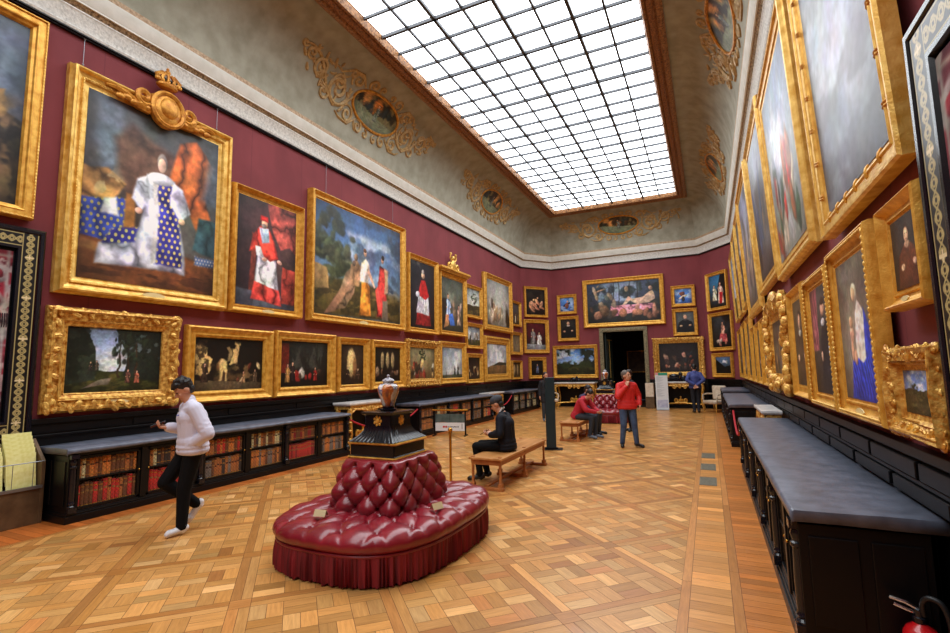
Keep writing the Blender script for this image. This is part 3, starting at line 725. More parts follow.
def crest_rococo(root, w, h, fw, dp):
    mb = MB(); y = -dp; rng = random.Random(4)
    mb.ball((0, y, h + .02), (.24, .09, .2), 12, 8)
    for s in (-1, 1):
        mb.tube([(s * x, y, h + q) for x, q in spiral(.38, .0, .15, 1.5, 2.6)], .06, 6)
        mb.tube([(s * .3, y, h + .05), (s * .7, y, h - .02), (s * 1.0, y, h + .04), (s * w * .48, y, h - .1)], [.08, .09, .07, .04], 6)
        for i in range(16): mb.ball((s * (w / 2 - fw * .3 + rng.uniform(-.08, .1)), y * rng.uniform(.9, 1.3), h * (i + .5) / 16), (.09, .08, .1), 6, 5)
    for i in range(22): mb.ball((rng.uniform(-w / 2, w / 2), y * rng.uniform(.9, 1.35), rng.uniform(0, fw * .7)), (.1, .08, .08), 6, 5)
    mb.build('cresting', M['gold_ornate'], root)

def ribbons(root, w, h, fw, dp):
    mb = MB()
    def band(x, z, vert):
        for o in (-.012, .012):
            q = [(-.05, -.018), (-.03, -.032), (0, -.038), (.03, -.032), (.05, -.018)]
            mb.tube([(x + a, -dp * .55 + b, z + o) if vert else (x + o, -dp * .55 + b, z + a) for a, b in q], .006, 5)
    for s in (-1, 1):
        rail = [(s * (w / 2 - fw * .62), -dp * .55, fw * .62), (s * (w / 2 - fw * .62), -dp * .55, h - fw * .62)]; mb.tube(rail, .034, 8)
        for i in range(8): band(s * (w / 2 - fw * .62), fw + (h - 2 * fw) * (i + .5) / 8, True)
    mb.tube([(-w / 2 + fw * .62, -dp * .55, fw * .62), (w / 2 - fw * .62, -dp * .55, fw * .62)], .034, 8); mb.tube([(-w / 2 + fw * .62, -dp * .55, h - fw * .62), (w / 2 - fw * .62, -dp * .55, h - fw * .62)], .034, 8)
    for i in range(6): band(-w / 2 + fw + (w - 2 * fw) * (i + .5) / 6, fw * .62, False)
    mb.build('ribbon_moulding', M['gold'], root)
# ----- left wall, upper row
def k_rock(p):
    p.grad((84, 108, 140), (60, 56, 54)); p.tex((130, 144, 160), 3, .42, .66, .85, (0, 1, .4, 1.1)); p.tex((56, 66, 84), 5, .5, .64, .8, (0, 1, .4, 1.1)); p.po([(-.1, -.1), (1.1, -.1), (1.1, .42), (.8, .52), (.6, .4), (.3, .5), (-.1, .44)], (62, 56, 50), drape=.6, ang=.9, f=9); p.tex((150, 122, 84), 9, .54, .64, .8, (0, 1, 0, .46)); p.tex((28, 26, 26), 6, .5, .62, .8, (0, 1, 0, .46))
    p.tex((104, 84, 54), 5, .52, .7, .8, (0, 1, 0, .55)); p.po([(.55, .28), (.95, .5), (.9, .56), (.6, .42)], (150, 122, 80), wob=.2)
picture('large dark rocky landscape under blue sky, cut by the left edge of the photo', 'L', .95, 3.17, 3.78, 6.52, k_rock, .17, 'flat', seed=11, bead=.1, res=150)
def k_robe(p):
    p.grad((72, 76, 82), (54, 40, 30)); p.tex((100, 100, 98), 3, .48, .7, .6); p.po([(.05, .74), (.06, .99), (.24, .99), (.22, .62), (.12, .6)], (116, 130, 146), .85, soft=.03)
    p.po([(.18, .78), (.3, .9), (.46, .84), (.62, .8), (.66, .6), (.5, .46), (.28, .48), (.22, .62)], (88, 62, 50), soft=.03, drape=.4, ang=.8, f=9)
    p.po([(.58, .66), (.66, .9), (.8, .96), (.96, .84), (.9, .62), (.99, .34), (.84, .36), (.74, .5), (.66, .56)], (158, 82, 40), drape=.9, ang=-.5, f=15, soft=.012)
    p.po([(.86, .6), (1.02, .56), (1.02, .97), (.92, .94)], (100, 114, 126), .85, soft=.03); p.po([(.8, .26), (1.02, .24), (1.02, .47), (.84, .47)], (52, 78, 84), drape=.6, f=14)
    p.po([(-.02, .22), (.31, .2), (.29, .46), (-.02, .48)], (48, 62, 132), drape=.6, f=16, dots=((170, 160, 92), .032)); p.po([(-.02, .42), (.2, .44), (.28, .55), (.16, .61), (.04, .59), (-.02, .6)], (168, 122, 70), drape=.8, f=18, ang=.9); p.tex((222, 190, 130), 12, .54, .64, .8, (0, .26, .44, .6)); p.po([(.12, .36), (.24, .36), (.22, .46), (.14, .44)], (206, 204, 200), drape=.5)
    p.po([(.27, .24), (.35, .24), (.34, .5), (.28, .5)], (140, 92, 46), drape=.4)
    p.po([(-.02, -.02), (1.02, -.02), (1.02, .2), (-.02, .22)], (124, 74, 42)); p.tex((78, 48, 32), 8, .48, .64, .8, (0, 1, 0, .2), sy=3); p.po([(0, .16), (.3, .12), (.3, .17), (0, .21)], (150, 104, 60)); p.po([(.82, .18), (1.0, .18), (1.0, .23), (.82, .23)], (90, 110, 150), dots=((190, 190, 190), .02))
    # a plain robed standing figure: white gown, blue spotted mantle
    p.po([(.1, .09), (.4, .1), (.42, .24), (.26, .25), (.12, .2)], (186, 190, 202), drape=.7, ang=.5, f=13, rim=.3); p.po([(.14, .2), (.4, .24), (.38, .32), (.2, .29)], (46, 44, 116), drape=.5, dots=((196, 184, 112), .034))
    p.po([(.34, .1), (.74, .1), (.72, .24), (.66, .44), (.63, .64), (.42, .64), (.4, .44), (.36, .26)], (190, 194, 206), drape=.75, ang=.15, f=16, rim=.35, wob=.05)
    p.po([(.5, .13), (.71, .14), (.67, .4), (.62, .62), (.49, .62), (.48, .4)], (54, 52, 130), drape=.6, ang=.1, f=15, dots=((204, 190, 116), .034), wob=.05); p.po([(.47, .13), (.51, .13), (.51, .62), (.47, .62)], (208, 206, 204), wob=.06)
    p.po([(.42, .63), (.36, .6), (.32, .48), (.38, .42), (.45, .5)], (196, 202, 214), drape=.7, f=22, wob=.05); p.po([(.62, .63), (.7, .6), (.76, .48), (.69, .42), (.6, .5)], (188, 194, 208), drape=.7, f=20, wob=.05)
    p.el(.37, .42, .03, .02, (214, 170, 142)); p.el(.7, .42, .03, .02, (214, 170, 142)); p.el(.525, .635, .1, .04, (206, 208, 216)); p.el(.525, .735, .042, .06, (126, 118, 112)); p.el(.525, .722, .034, .046, (218, 176, 152), soft=.18, wob=.04)
picture('largest left wall painting, robed figure in blue and white, gilt arms on its frame', 'L', 3.44, 6.0, 2.89, 6.13, k_robe, .25, 'broad', dp=.19, seed=5, bead=.63, res=230, plaque=True, crest=crest_arms, gold='gold_pale')
def k_red1(p):
    p.grad((74, 50, 50), (44, 34, 38)); p.tex((104, 76, 70), 4, .5, .7, .5); p.po([(.46, 1.02), (1.02, 1.02), (1.02, .56), (.88, .62), (.72, .58), (.58, .72)], (142, 64, 56), drape=.9, ang=1.0, f=12); p.po([(-.02, -.02), (1.02, -.02), (1.02, .12), (-.02, .15)], (96, 98, 108)); p.tex((60, 60, 68), 7, .5, .6, .6, (0, 1, 0, .13))
    p.po([(.2, .14), (.28, .14), (.3, .66), (.22, .68)], (120, 56, 44), drape=.3); p.po([(.74, .06), (1.02, .05), (1.02, .4), (.76, .42)], (156, 60, 48), drape=.7, f=20); p.po([(.7, .42), (1.02, .4), (1.02, .46), (.74, .48)], (60, 44, 40))
    p.po([(.28, .2), (.7, .14), (.64, .46), (.4, .52), (.32, .48)], (204, 200, 204), drape=.7, ang=.1, f=22, rim=.3); p.po([(.24, .07), (.76, .03), (.7, .18), (.28, .23)], (182, 60, 54), drape=.9, ang=.2, f=24)
    p.po([(.18, .5), (.24, .66), (.36, .76), (.5, .76), (.6, .64), (.68, .48), (.54, .44), (.42, .48), (.28, .52)], (196, 60, 48), drape=.85, ang=.7, f=14, rim=.35); p.po([(.34, .74), (.5, .75), (.52, .62), (.4, .6)], (172, 188, 212), drape=.5); p.el(.43, .79, .055, .05, (206, 158, 130), soft=.18, wob=.04); p.el(.42, .765, .045, .022, (120, 110, 104)); p.po([(.36, .81), (.5, .81), (.49, .86), (.37, .86)], (208, 44, 40), rim=.3)
    p.el(.7, .45, .05, .022, (214, 170, 140), rot=-.4); p.po([(.28, .56), (.38, .56), (.44, .46), (.3, .48)], (220, 216, 214), drape=.6); p.el(.44, .45, .045, .02, (214, 170, 140))
picture('tall portrait of a red caped sitter in white lace, right of the crested painting', 'L', 6.06, 7.8, 2.9, 5.31, k_red1, .16, 'scoop', dp=.19, seed=9, res=150, plaque=True)
def k_myth(p):
    p.grad((60, 96, 146), (150, 176, 196)); p.tex((196, 208, 218), 3, .48, .68, .85, (.3, 1.1, .3, .8), sy=1.6); p.tex((44, 58, 84), 2.5, .44, .62, .9, (.45, 1.1, .55, 1.1), sy=1.5); p.tex((70, 80, 100), 5, .5, .64, .7, (.4, 1.1, .4, 1))
    p.po([(0, .0), (1, 0), (1, .3), (.8, .32), (.5, .36), (0, .34)], (72, 62, 34), soft=.03); p.tex((128, 106, 54), 7, .48, .62, .8, (0, 1, 0, .3), sy=2); p.po([(.7, .28), (.84, .4), (1, .3)], (66, 80, 96), soft=.02); p.tex((170, 170, 160), 9, .56, .62, .8, (.75, 1, .26, .33))
    for i in range(60):
        t = p.rng.random(); r = .2 * math.sin(PI * (.1 + .8 * t)); d = p.rng.uniform(.6, 1.35); p.el(.2 + p.rng.uniform(-1, 1) * r, .34 + .58 * t, p.rng.uniform(.03, .06), p.rng.uniform(.03, .07), (72 * d, 76 * d, 52 * d), .85, soft=.5, wob=.7)
    p.po([(-.02, .22), (.13, .24), (.12, .42), (-.02, .44)], (164, 136, 84), drape=.2)
    p.po([(.1, .02), (.3, .08), (.4, .24), (.46, .44), (.38, .5), (.3, .4), (.24, .2)], (134, 108, 82), drape=.8, ang=-.6, f=13); p.po([(.1, .02), (.2, .04), (.34, .26), (.3, .3)], (190, 142, 108), soft=.015); p.po([(.36, .3), (.46, .3), (.48, .5), (.42, .56), (.36, .5)], (150, 116, 84), drape=.5); p.el(.42, .58, .022, .04, (140, 110, 86)); p.el(.4, .52, .02, .03, (110, 92, 76)); p.po([(.44, .42), (.54, .36), (.54, .33), (.44, .37)], (196, 150, 116))
    p.po([(.46, .04), (.6, .04), (.58, .32), (.56, .36), (.49, .36)], (206, 124, 46), drape=.8, f=12); p.po([(.47, .36), (.57, .36), (.58, .54), (.53, .6), (.48, .54)], (216, 202, 182), drape=.5); p.el(.53, .65, .018, .036, (214, 168, 136)); p.el(.528, .675, .02, .022, (90, 60, 40)); p.po([(.57, .52), (.66, .34), (.645, .32), (.555, .46)], (218, 176, 146), soft=.008)
    p.po([(.68, .04), (.82, .04), (.8, .4), (.78, .56), (.72, .58), (.69, .4)], (172, 52, 48), drape=.85, f=12, rim=.3); p.po([(.7, .04), (.66, .3), (.69, .36), (.74, .1)], (210, 70, 60), drape=.6); p.po([(.78, .28), (.83, .3), (.82, .54), (.77, .56)], (206, 158, 126), soft=.015); p.el(.75, .635, .018, .036, (190, 140, 112)); p.el(.755, .66, .021, .028, (40, 30, 26)); p.po([(.74, .02), (.82, .02), (.82, .22), (.75, .22)], (120, 108, 90))
picture('broad mythological painting with blue sky and three figures, upper row of the left wall', 'L', 8.04, 11.75, 2.91, 5.87, k_myth, .18, 'plain', dp=.19, seed=14, bead=.16, res=160, plaque=True)
def k_red2(p):
    p.grad((36, 36, 44), (40, 34, 34)); p.tex((120, 116, 104), 3, .56, .7, .7, (0, .4, .6, 1)); p.po([(.2, .04), (.85, .04), (.8, .26), (.28, .26)], (150, 40, 40)); p.po([(.24, .22), (.78, .2), (.74, .5), (.34, .52)], (186, 182, 186)); p.folds((.24, .78, .2, .5), 30, .3)
    p.po([(.3, .5), (.44, .72), (.6, .74), (.78, .5), (.6, .44)], (178, 40, 40)); p.el(.52, .8, .07, .05, SK, soft=.2); p.el(.52, .86, .05, .04, (190, 180, 170)); p.el(.3, .5, .08, .05, (196, 190, 190))
picture('narrow portrait of a standing figure in red cape and white robe on dark ground', 'L', 11.93, 13.67, 2.9, 5.24, k_red2, .17, 'plain', dp=.19, seed=16, res=100)
def k_blue(p):
    p.grad((92, 100, 92), (70, 66, 52)); p.tex((150, 150, 130), 3, .5, .7, .7, (0, 1, .5, 1)); p.po([(.0, .1), (.3, .1), (.3, .6), (.0, .6)], (50, 46, 40)); p.fig(.3, .2, .5, (150, 170, 206)); p.po([(.28, .3), (.5, .34), (.62, .12), (.4, .1)], (70, 108, 190)); p.po([(.1, .04), (.3, .1), (.34, .3), (.2, .3)], (196, 140, 92)); p.fig(.78, .12, .4, (176, 150, 124)); p.blobs(6, (.55, .95, .2, .5), [(140, 120, 96), (190, 170, 150), (90, 80, 66)], .04, .09)
picture('upright painting of a figure in blue, frame crowned by a gilt cresting', 'L', 13.8, 15.7, 2.94, 5.02, k_blue, .16, 'plain', dp=.19, seed=18, res=90, crest=crest_cornice)
picture('small upright tree landscape squeezed between two tall frames, upper left wall', 'L', 15.8, 17.22, 3.69, 4.92, lambda p: c_land(p, (150, 160, 160), (206, 200, 176), .35, (60, 52, 36), trees=[(.6, .25, .6, .3, (44, 52, 38), 9)]), .13, seed=20, res=70)
def k_haze(p): p.grad((176, 178, 172), (156, 150, 136)); p.tex((120, 112, 96), 8, .5, .62, .8, (0, 1, -.1, .42)); p.blobs(12, (.05, .95, .12, .36), [(196, 180, 156), (90, 76, 60), (54, 44, 36), (150, 120, 90)], .03, .09, 2.6)
picture('big pale painting of a hazy procession, rightmost tall frame on the left wall', 'L', 17.4, 20.3, 3.34, 5.63, k_haze, .24, 'broad', dp=.19, seed=22, res=90)
picture('small dark upright figure painting at the far end of the left wall, topmost', 'L', 20.38, 21.58, 3.73, 4.87, lambda p: c_crowd(p, (60, 66, 76), (36, 30, 28), n=3), .1, seed=24, res=50)
picture('small brown figure study at the far end of the left wall, middle of three', 'L', 20.34, 21.62, 2.43, 3.46, lambda p: c_dark(p, (96, 84, 66), (60, 40, 30), 5), .14, seed=26, res=50)
picture('tiny pair of pale panels in one frame, far end of the left wall, lowest', 'L', 20.3, 21.52, 1.34, 2.17, lambda p: (p.grad((44, 34, 26), (50, 36, 26)), p.el(.3, .5, .12, .4, (170, 140, 96)), p.el(.7, .5, .12, .4, (150, 126, 88))), .09, seed=28, res=50)
picture('small square battle sketch under the little tree landscape', 'L', 15.82, 17.2, 2.56, 3.5, lambda p: (c_land(p, (110, 120, 136), (176, 170, 156), .3, (60, 60, 36)), p.blobs(9, (.2, .8, .2, .6), [(170, 166, 160), (54, 50, 44), (110, 96, 80)], .04, .09)), .13, seed=30, res=60)
picture('small dark interior with figures, low on the left wall under the battle sketch', 'L', 15.82, 17.15, 1.3, 2.38, lambda p: c_dark(p, (36, 26, 22), (150, 110, 80), 12), .15, seed=32, res=60)
# ----- left wall, lower row
def k_grove(p):
    c_land(p, (128, 150, 186), (206, 212, 216), .32, (46, 48, 26), (92, 88, 44)); p.po([(-.05, .1), (.3, .2), (.28, .7), (.14, 1.05), (-.05, 1.05)], (44, 52, 40)); p.tex((24, 30, 22), 8, .48, .6, .8, (-.1, .3, .2, 1.1)); p.po([(.58, .25), (1.05, .1), (1.05, 1.05), (.48, 1.05), (.5, .84), (.62, .6)], (36, 42, 34)); p.tex((92, 108, 110), 9, .6, .7, .8, (.45, 1, .5, 1))
    for t in ((.53, .2, .75, .1), (.62, .16, .8, .14), (.72, .16, .8, .16)): p.tree(*t, c=(34, 40, 30), n=6)
    p.po([(.16, .06), (.42, .12), (.46, .22), (.36, .2)], (110, 100, 84)); p.fig(.63, .13, .22, (110, 70, 60)); p.fig(.73, .13, .2, (196, 110, 84)); p.fig(.3, .33, .16, (90, 80, 70)); p.fig(.24, .34, .13, (70, 64, 60))
picture('wooded lakeside landscape in a heavy carved gilt frame, behind the man in white', 'L', 3.41, 5.2, 1.29, 2.71, k_grove, .26, 'broad', seed=34, ornate=.35, res=150, gold='gold_ornate', plaque=True)
def k_street(p):
    c_dark(p, (22, 18, 14), (110, 84, 50), 6, (.05, .95, .1, .5)); p.po([(0, .3), (.2, .32), (.24, .6), (.17, .66), (.16, .8), (.08, .9), (0, .86)], (184, 150, 92), drape=.5, ang=0, f=10, soft=.02, wob=.08); p.tex((60, 46, 30), 9, .46, .6, .9, (0, .24, .3, .95)); p.po([(.34, .16), (.46, .16), (.48, .42), (.44, .58), (.38, .6), (.33, .44)], (206, 172, 108), soft=.03, wob=.1); p.po([(.375, .14), (.43, .14), (.43, .34), (.4, .4), (.375, .34)], (70, 50, 34), soft=.02, wob=.08); p.po([(.5, .52), (.6, .52), (.61, .9), (.57, .94), (.55, .8), (.51, .78)], (190, 158, 100), soft=.02, wob=.12, drape=.4); p.po([(.44, .6), (.5, .58), (.5, .84), (.45, .82)], (140, 116, 76), soft=.02, wob=.1); p.po([(0, -.02), (1, -.02), (1, .14), (0, .2)], (92, 76, 54)); p.fig(.14, .16, .36, (60, 44, 34)); p.fig(.7, .12, .24, (150, 112, 76)); p.fig(.88, .14, .26, (120, 92, 66)); p.tex((140, 110, 70), 7, .54, .66, .7, (.55, 1, .2, .5))
picture('dark street scene with glowing pale shapes, just right of the man in white', 'L', 5.32, 7.12, 1.29, 2.6, k_street, .2, 'plain', seed=36, res=110)
picture('dark courtroom scene with red figures at left, lower row of the left wall', 'L', 7.18, 8.93, 1.29, 2.63, lambda p: (p.grad((40, 42, 38), (26, 20, 16)), p.tex((66, 66, 58), 6, .5, .64, .7, (0, 1, .4, 1), sy=.4), p.po([(0, .3), (.16, .3), (.16, .95), (0, .95)], (110, 40, 30)), p.blobs(10, (.1, .9, .2, .32), [(196, 186, 170), (150, 40, 34), (70, 50, 40)], .03, .06), p.fig(.14, .1, .4, (176, 130, 70)), p.fig(.24, .12, .42, (40, 30, 28)), p.fig(.72, .12, .3, (140, 36, 30))), .2, 'plain', seed=38, res=110)
picture('narrow upright interior with a bright column of light, behind the vase', 'L', 9.02, 10.2, 1.31, 2.6, lambda p: (p.grad((60, 46, 34), (44, 32, 22)), p.el(.45, .55, .2, .4, (196, 166, 112)), p.el(.6, .4, .1, .26, (120, 84, 54)), p.fig(.3, .1, .34, (46, 32, 26)), p.fig(.75, .1, .3, (60, 44, 34))), .17, 'scoop', seed=40, res=70)
picture('dim hall interior with three lit arches, right of the vase top', 'L', 10.3, 11.85, 1.32, 2.6, lambda p: (p.grad((34, 30, 24), (28, 20, 16)), [p.el(x, .62, .07, .26, (150, 130, 90)) for x in (.3, .5, .7)], p.blobs(9, (.1, .9, .15, .36), [(120, 84, 60), (60, 44, 36), (160, 130, 100)], .03, .07)), .19, 'plain', seed=42, res=80)
picture('outdoor crowd scene in a pierced rococo gilt frame, lower row of the left wall', 'L', 11.92, 13.83, 1.31, 2.7, lambda p: (p.grad((150, 146, 110), (110, 84, 50)), p.tree(.5, .4, .55, .2), p.blobs(22, (.05, .95, .1, .5), [(206, 170, 110), (150, 60, 46), (70, 54, 40), (196, 190, 170)], .03, .07, 2)), .24, 'broad', seed=44, ornate=.4, res=90, gold='gold_ornate')
picture('pale sky picture with two small dark riders, under the crested frame', 'L', 13.88, 15.72, 1.33, 2.73, lambda p: (p.grad((150, 164, 180), (190, 190, 180)), p.tex((226, 226, 222), 3, .5, .66, .8), p.po([(0, 0), (1, 0), (1, .12), (0, .1)], (92, 92, 70)), p.fig(.62, .1, .3, (50, 54, 44)), p.fig(.78, .1, .34, (60, 58, 54)), p.fig(.2, .1, .14, (120, 120, 110))), .2, 'scoop', seed=46, res=90)
picture('heath landscape under a white cloudy sky, under the hazy procession', 'L', 17.4, 20.05, 1.31, 3.11, lambda p: (p.grad((160, 166, 176), (206, 206, 204)), p.tex((228, 228, 228), 3, .5, .66, .8), p.po([(0, 0), (1, 0), (1, .28), (.5, .34), (0, .22)], (124, 92, 54)), p.po([(.25, .28), (1, .3), (1, .38), (.6, .4)], (52, 46, 32))), .3, 'broad', seed=48, bead=.22, res=90)
# ----- canted corners
picture('dark painting of pale entwined nudes, topmost on the left canted corner', 'CL', .14, 1.46, 4.24, 5.72, lambda p: c_nudes(p, n=7), .13, seed=50, res=70)
picture('dark red portrait group with a white dress, middle of the left canted corner', 'CL', .05, 1.48, 2.52, 4.13, lambda p: (p.grad((96, 30, 36), (40, 26, 28)), p.fig(.34, .2, .6, (110, 106, 100)), p.fig(.66, .12, .55, (206, 206, 196)), p.po([(0, 0), (1, 0), (1, .18), (0, .22)], (150, 152, 156))), .18, 'plain', seed=52, res=70)
picture('little dark picture with one small figure, lowest on the left canted corner', 'CL', .3, 1.27, 1.32, 2.34, lambda p: (p.grad((30, 28, 24), (24, 20, 16)), p.fig(.5, .15, .6, (70, 76, 96))), .17, 'scoop', seed=54, res=50)
picture('dark figure scene with blue sky and a red cloak, topmost on the right canted corner', 'CR', .44, 1.72, 4.04, 5.64, lambda p: (p.grad((60, 130, 180), (30, 26, 22)), p.po([(.4, .3), (1.02, .2), (1.02, 1.02), (.7, 1.02)], (26, 22, 20)), p.fig(.66, .1, .66, (206, 170, 150)), p.po([(.56, .1), (.74, .1), (.8, .44), (.6, .46)], (176, 34, 40)), p.fig(.3, .2, .5, (196, 190, 160))), .14, seed=56, res=70)
picture('dark cherub and nude scene with a ledge beneath, middle of the right canted corner', 'CR', .3, 1.72, 2.38, 3.95, lambda p: (p.grad((60, 66, 70), (24, 20, 20)), p.tex((24, 22, 22), 3, .4, .6, .9), p.fig(.56, .3, .5, (206, 150, 126)), p.po([(.34, .2), (.8, .16), (.74, .42), (.42, .44)], (170, 70, 74)), p.blobs(6, (.1, .9, .05, .25), [(190, 170, 150), (200, 120, 100)], .05, .09)), .15, seed=58, res=70)
picture('small dark picture with a white sky patch, lowest on the right canted corner', 'CR', .45, 1.66, 1.3, 2.29, lambda p: (p.grad((110, 140, 180), (20, 18, 16)), p.po([(0, 0), (1, 0), (1, .5), (.6, .4), (0, .9)], (18, 18, 18)), p.el(.6, .7, .25, .12, (206, 212, 220), wob=.6)), .17, 'scoop', seed=60, res=50)
# ----- far wall
def k_recl(p):
    p.grad((70, 84, 110), (44, 38, 34)); p.tex((44, 52, 50), 5, .46, .62, .9); p.tex((150, 170, 196), 4, .54, .68, .9, (.2, .7, .5, 1)); [p.po([(x, .4), (x + .012, .4), (x + .01, 1), (x, 1)], (44, 42, 38)) for x in (.38, .45, .6, .7)]
    p.po([(.3, .12), (.42, .16), (.9, .3), (.96, .42), (.6, .42), (.34, .42)], (186, 124, 140), drape=.8, ang=.6, f=14)
    p.blobs(16, (.05, .95, .1, .36), [(150, 100, 80), (96, 70, 56), (180, 130, 110), (70, 60, 54)], .02, .05, 1.6); p.blobs(14, (.03, .5, .45, .95), [(90, 96, 90), (150, 130, 110), (60, 70, 80), (120, 140, 160)], .02, .05, 1.5); p.po([(.5, .42), (.58, .62), (.64, .56), (.78, .58), (.84, .68), (.9, .74), (.93, .64), (.93, .52), (.86, .44), (.7, .42), (.6, .52), (.54, .42)], (214, 176, 150)); p.el(.885, .79, .028, .06, (196, 150, 122)); p.el(.5, .22, .06, .11, (190, 130, 100)); p.el(.7, .22, .08, .08, (180, 124, 96)); p.el(.92, .24, .03, .18, (196, 140, 112)); p.el(.56, .8, .03, .08, (170, 140, 110)); p.el(.12, .74, .025, .2, (196, 164, 136), rot=.3); p.el(.2, .82, .09, .02, (180, 150, 120), rot=.3); p.el(.14, .2, .05, .13, (190, 136, 106), rot=-.5); p.el(.24, .3, .07, .16, (110, 84, 64))
picture('wide painting over the far doorway, pale reclining figure on pink cloth', 'E', -5.22, -1.59, 3.66, 5.92, k_recl, .2, 'plain', seed=62, res=120)
picture('small square blue painting with a dark figure, left of the big far wall picture', 'E', -6.49, -5.53, 4.37, 5.32, lambda p: (p.grad((90, 140, 206), (60, 96, 170)), p.tex((180, 200, 226), 4, .5, .64, .8), p.el(.5, .5, .3, .1, (30, 34, 40), rot=.5), p.el(.5, .4, .14, .24, (120, 70, 54)), p.el(.55, .72, .07, .08, SK)), .15, seed=64, res=50)
picture('dark portrait of a seated figure in black, left of the doorway on the far wall', 'E', -6.5, -5.47, 3.08, 4.27, lambda p: c_port(p, (30, 28, 26), (44, 40, 36), (16, 15, 16), (180, 170, 160), hy=.78), .15, seed=66, res=50)
picture('wide woodland landscape with blue sky, left of the doorway', 'E', -6.78, -4.64, 1.32, 2.87, lambda p: (c_land(p, (70, 120, 190), (200, 210, 220), .4, (40, 42, 22), (84, 80, 40)), p.tex((30, 36, 24), 5, .42, .54, .95, (0, .36, .3, 1)), p.tex((30, 36, 24), 5, .42, .54, .95, (.66, 1.1, .3, 1)), p.tex((44, 52, 28), 7, .4, .56, .9, (0, 1, .25, .5))), .17, 'plain', seed=68, res=90)
picture('small square blue painting with a brown figure, right of the big far wall picture', 'E', -1.32, -.34, 4.37, 5.31, lambda p: (p.grad((90, 140, 206), (50, 90, 170)), p.tex((180, 200, 226), 4, .5, .64, .8), p.el(.45, .66, .16, .16, (110, 66, 50)), p.el(.5, .45, .28, .08, (200, 180, 150), rot=.4), p.el(.5, .3, .1, .18, (40, 40, 50))), .15, seed=70, res=50)
picture('dark portrait of a grey haired man in black, right of the far doorway', 'E', -1.32, -.31, 3.1, 4.29, lambda p: c_port(p, (74, 78, 80), (92, 96, 96), (20, 20, 24), (60, 56, 56), hair=(110, 100, 90), cx=.52), .15, seed=72, res=50)
picture('dark crowded painting in a carved gilt frame, right of the doorway', 'E', -2.2, -.13, 1.3, 3.04, lambda p: c_dark(p, (36, 32, 32), (110, 76, 60), 22, (.1, .9, .1, .65), [(150, 96, 76), (70, 54, 50), (120, 70, 56), (170, 130, 110), (40, 40, 44)]), .25, 'broad', seed=74, ornate=.35, res=90, gold='gold_ornate')
# ----- right wall, upper row, leaning out a little at the top
T2 = R(2.2)
picture('huge grey sea and sky painting at upper right, nearest on the right wall', 'R', 3.38, 5.45, 2.9, 5.9, lambda p: (p.grad((150, 160, 180), (96, 100, 112)), p.tex((176, 184, 198), 2, .46, .66, .8, sy=2), p.tex((104, 104, 112), 4, .5, .66, .7, (0, 1, 0, .4), sy=2.5)), .2, 'flat', seed=76, crest=ribbons, tilt=T2, res=110, gold='gold_pale')  # washed grey of the glare is put into the canvas colours
picture('tall pale battle painting with bright riders, second in the upper right row', 'R', 5.95, 8.62, 3.0, 5.85, lambda p: (p.grad((130, 150, 180), (150, 150, 140)), p.tex((206, 210, 216), 3, .5, .66, .8), p.blobs(22, (.1, .95, .05, .5), [(150, 90, 60), (190, 180, 160), (60, 80, 60), (180, 60, 50), (60, 54, 50)], .03, .08, 2.4)), .24, 'broad', seed=78, tilt=T2, res=100, gold='gold_pale')
picture('dark figure painting between two tall pale ones, third in the upper right row', 'R', 8.75, 11.4, 3.15, 6.1, lambda p: (p.grad((150, 160, 180), (70, 62, 56)), p.tex((84, 80, 80), 3, .46, .64, .9, (0, 1, 0, .7), sy=.5), p.blobs(12, (.1, .9, .1, .6), [(120, 100, 84), (70, 80, 110), (44, 38, 36)], .04, .1, 3)), .24, 'plain', seed=80, tilt=T2, res=90, gold='gold_pale')
picture('tall painting in a beaded gilt frame, fourth in the upper right row', 'R', 11.6, 14.6, 2.95, 6.15, lambda p: (p.grad((150, 156, 190), (120, 110, 96)), p.tex((90, 84, 80), 3, .5, .66, .8), p.blobs(8, (.2, .8, .1, .6), [(160, 140, 120), (80, 70, 70)], .05, .1, 3)), .26, 'broad', seed=82, bead=.22, tilt=T2, res=80, gold='gold_pale')
picture('slim gilt framed painting, fifth in the upper right row, seen edge on', 'R', 14.9, 16.6, 3.4, 6.05, lambda p: c_port(p, (70, 64, 60), (90, 84, 76), (40, 36, 40), full=True), .2, seed=84, tilt=T2, res=60, gold='gold_pale')
picture('slim gilt framed painting, sixth in the upper right row, seen edge on', 'R', 16.8, 18.6, 3.35, 6.0, lambda p: c_port(p, (60, 50, 44), (96, 84, 70), (90, 40, 40), full=True), .2, seed=86, tilt=T2, res=60, gold='gold_pale')
picture('slim gilt framed painting, farthest in the upper right row by the corner', 'R', 18.8, 21.0, 3.35, 5.85, lambda p: c_land(p, hz=.3), .2, seed=88, tilt=T2, res=60, gold='gold_pale')
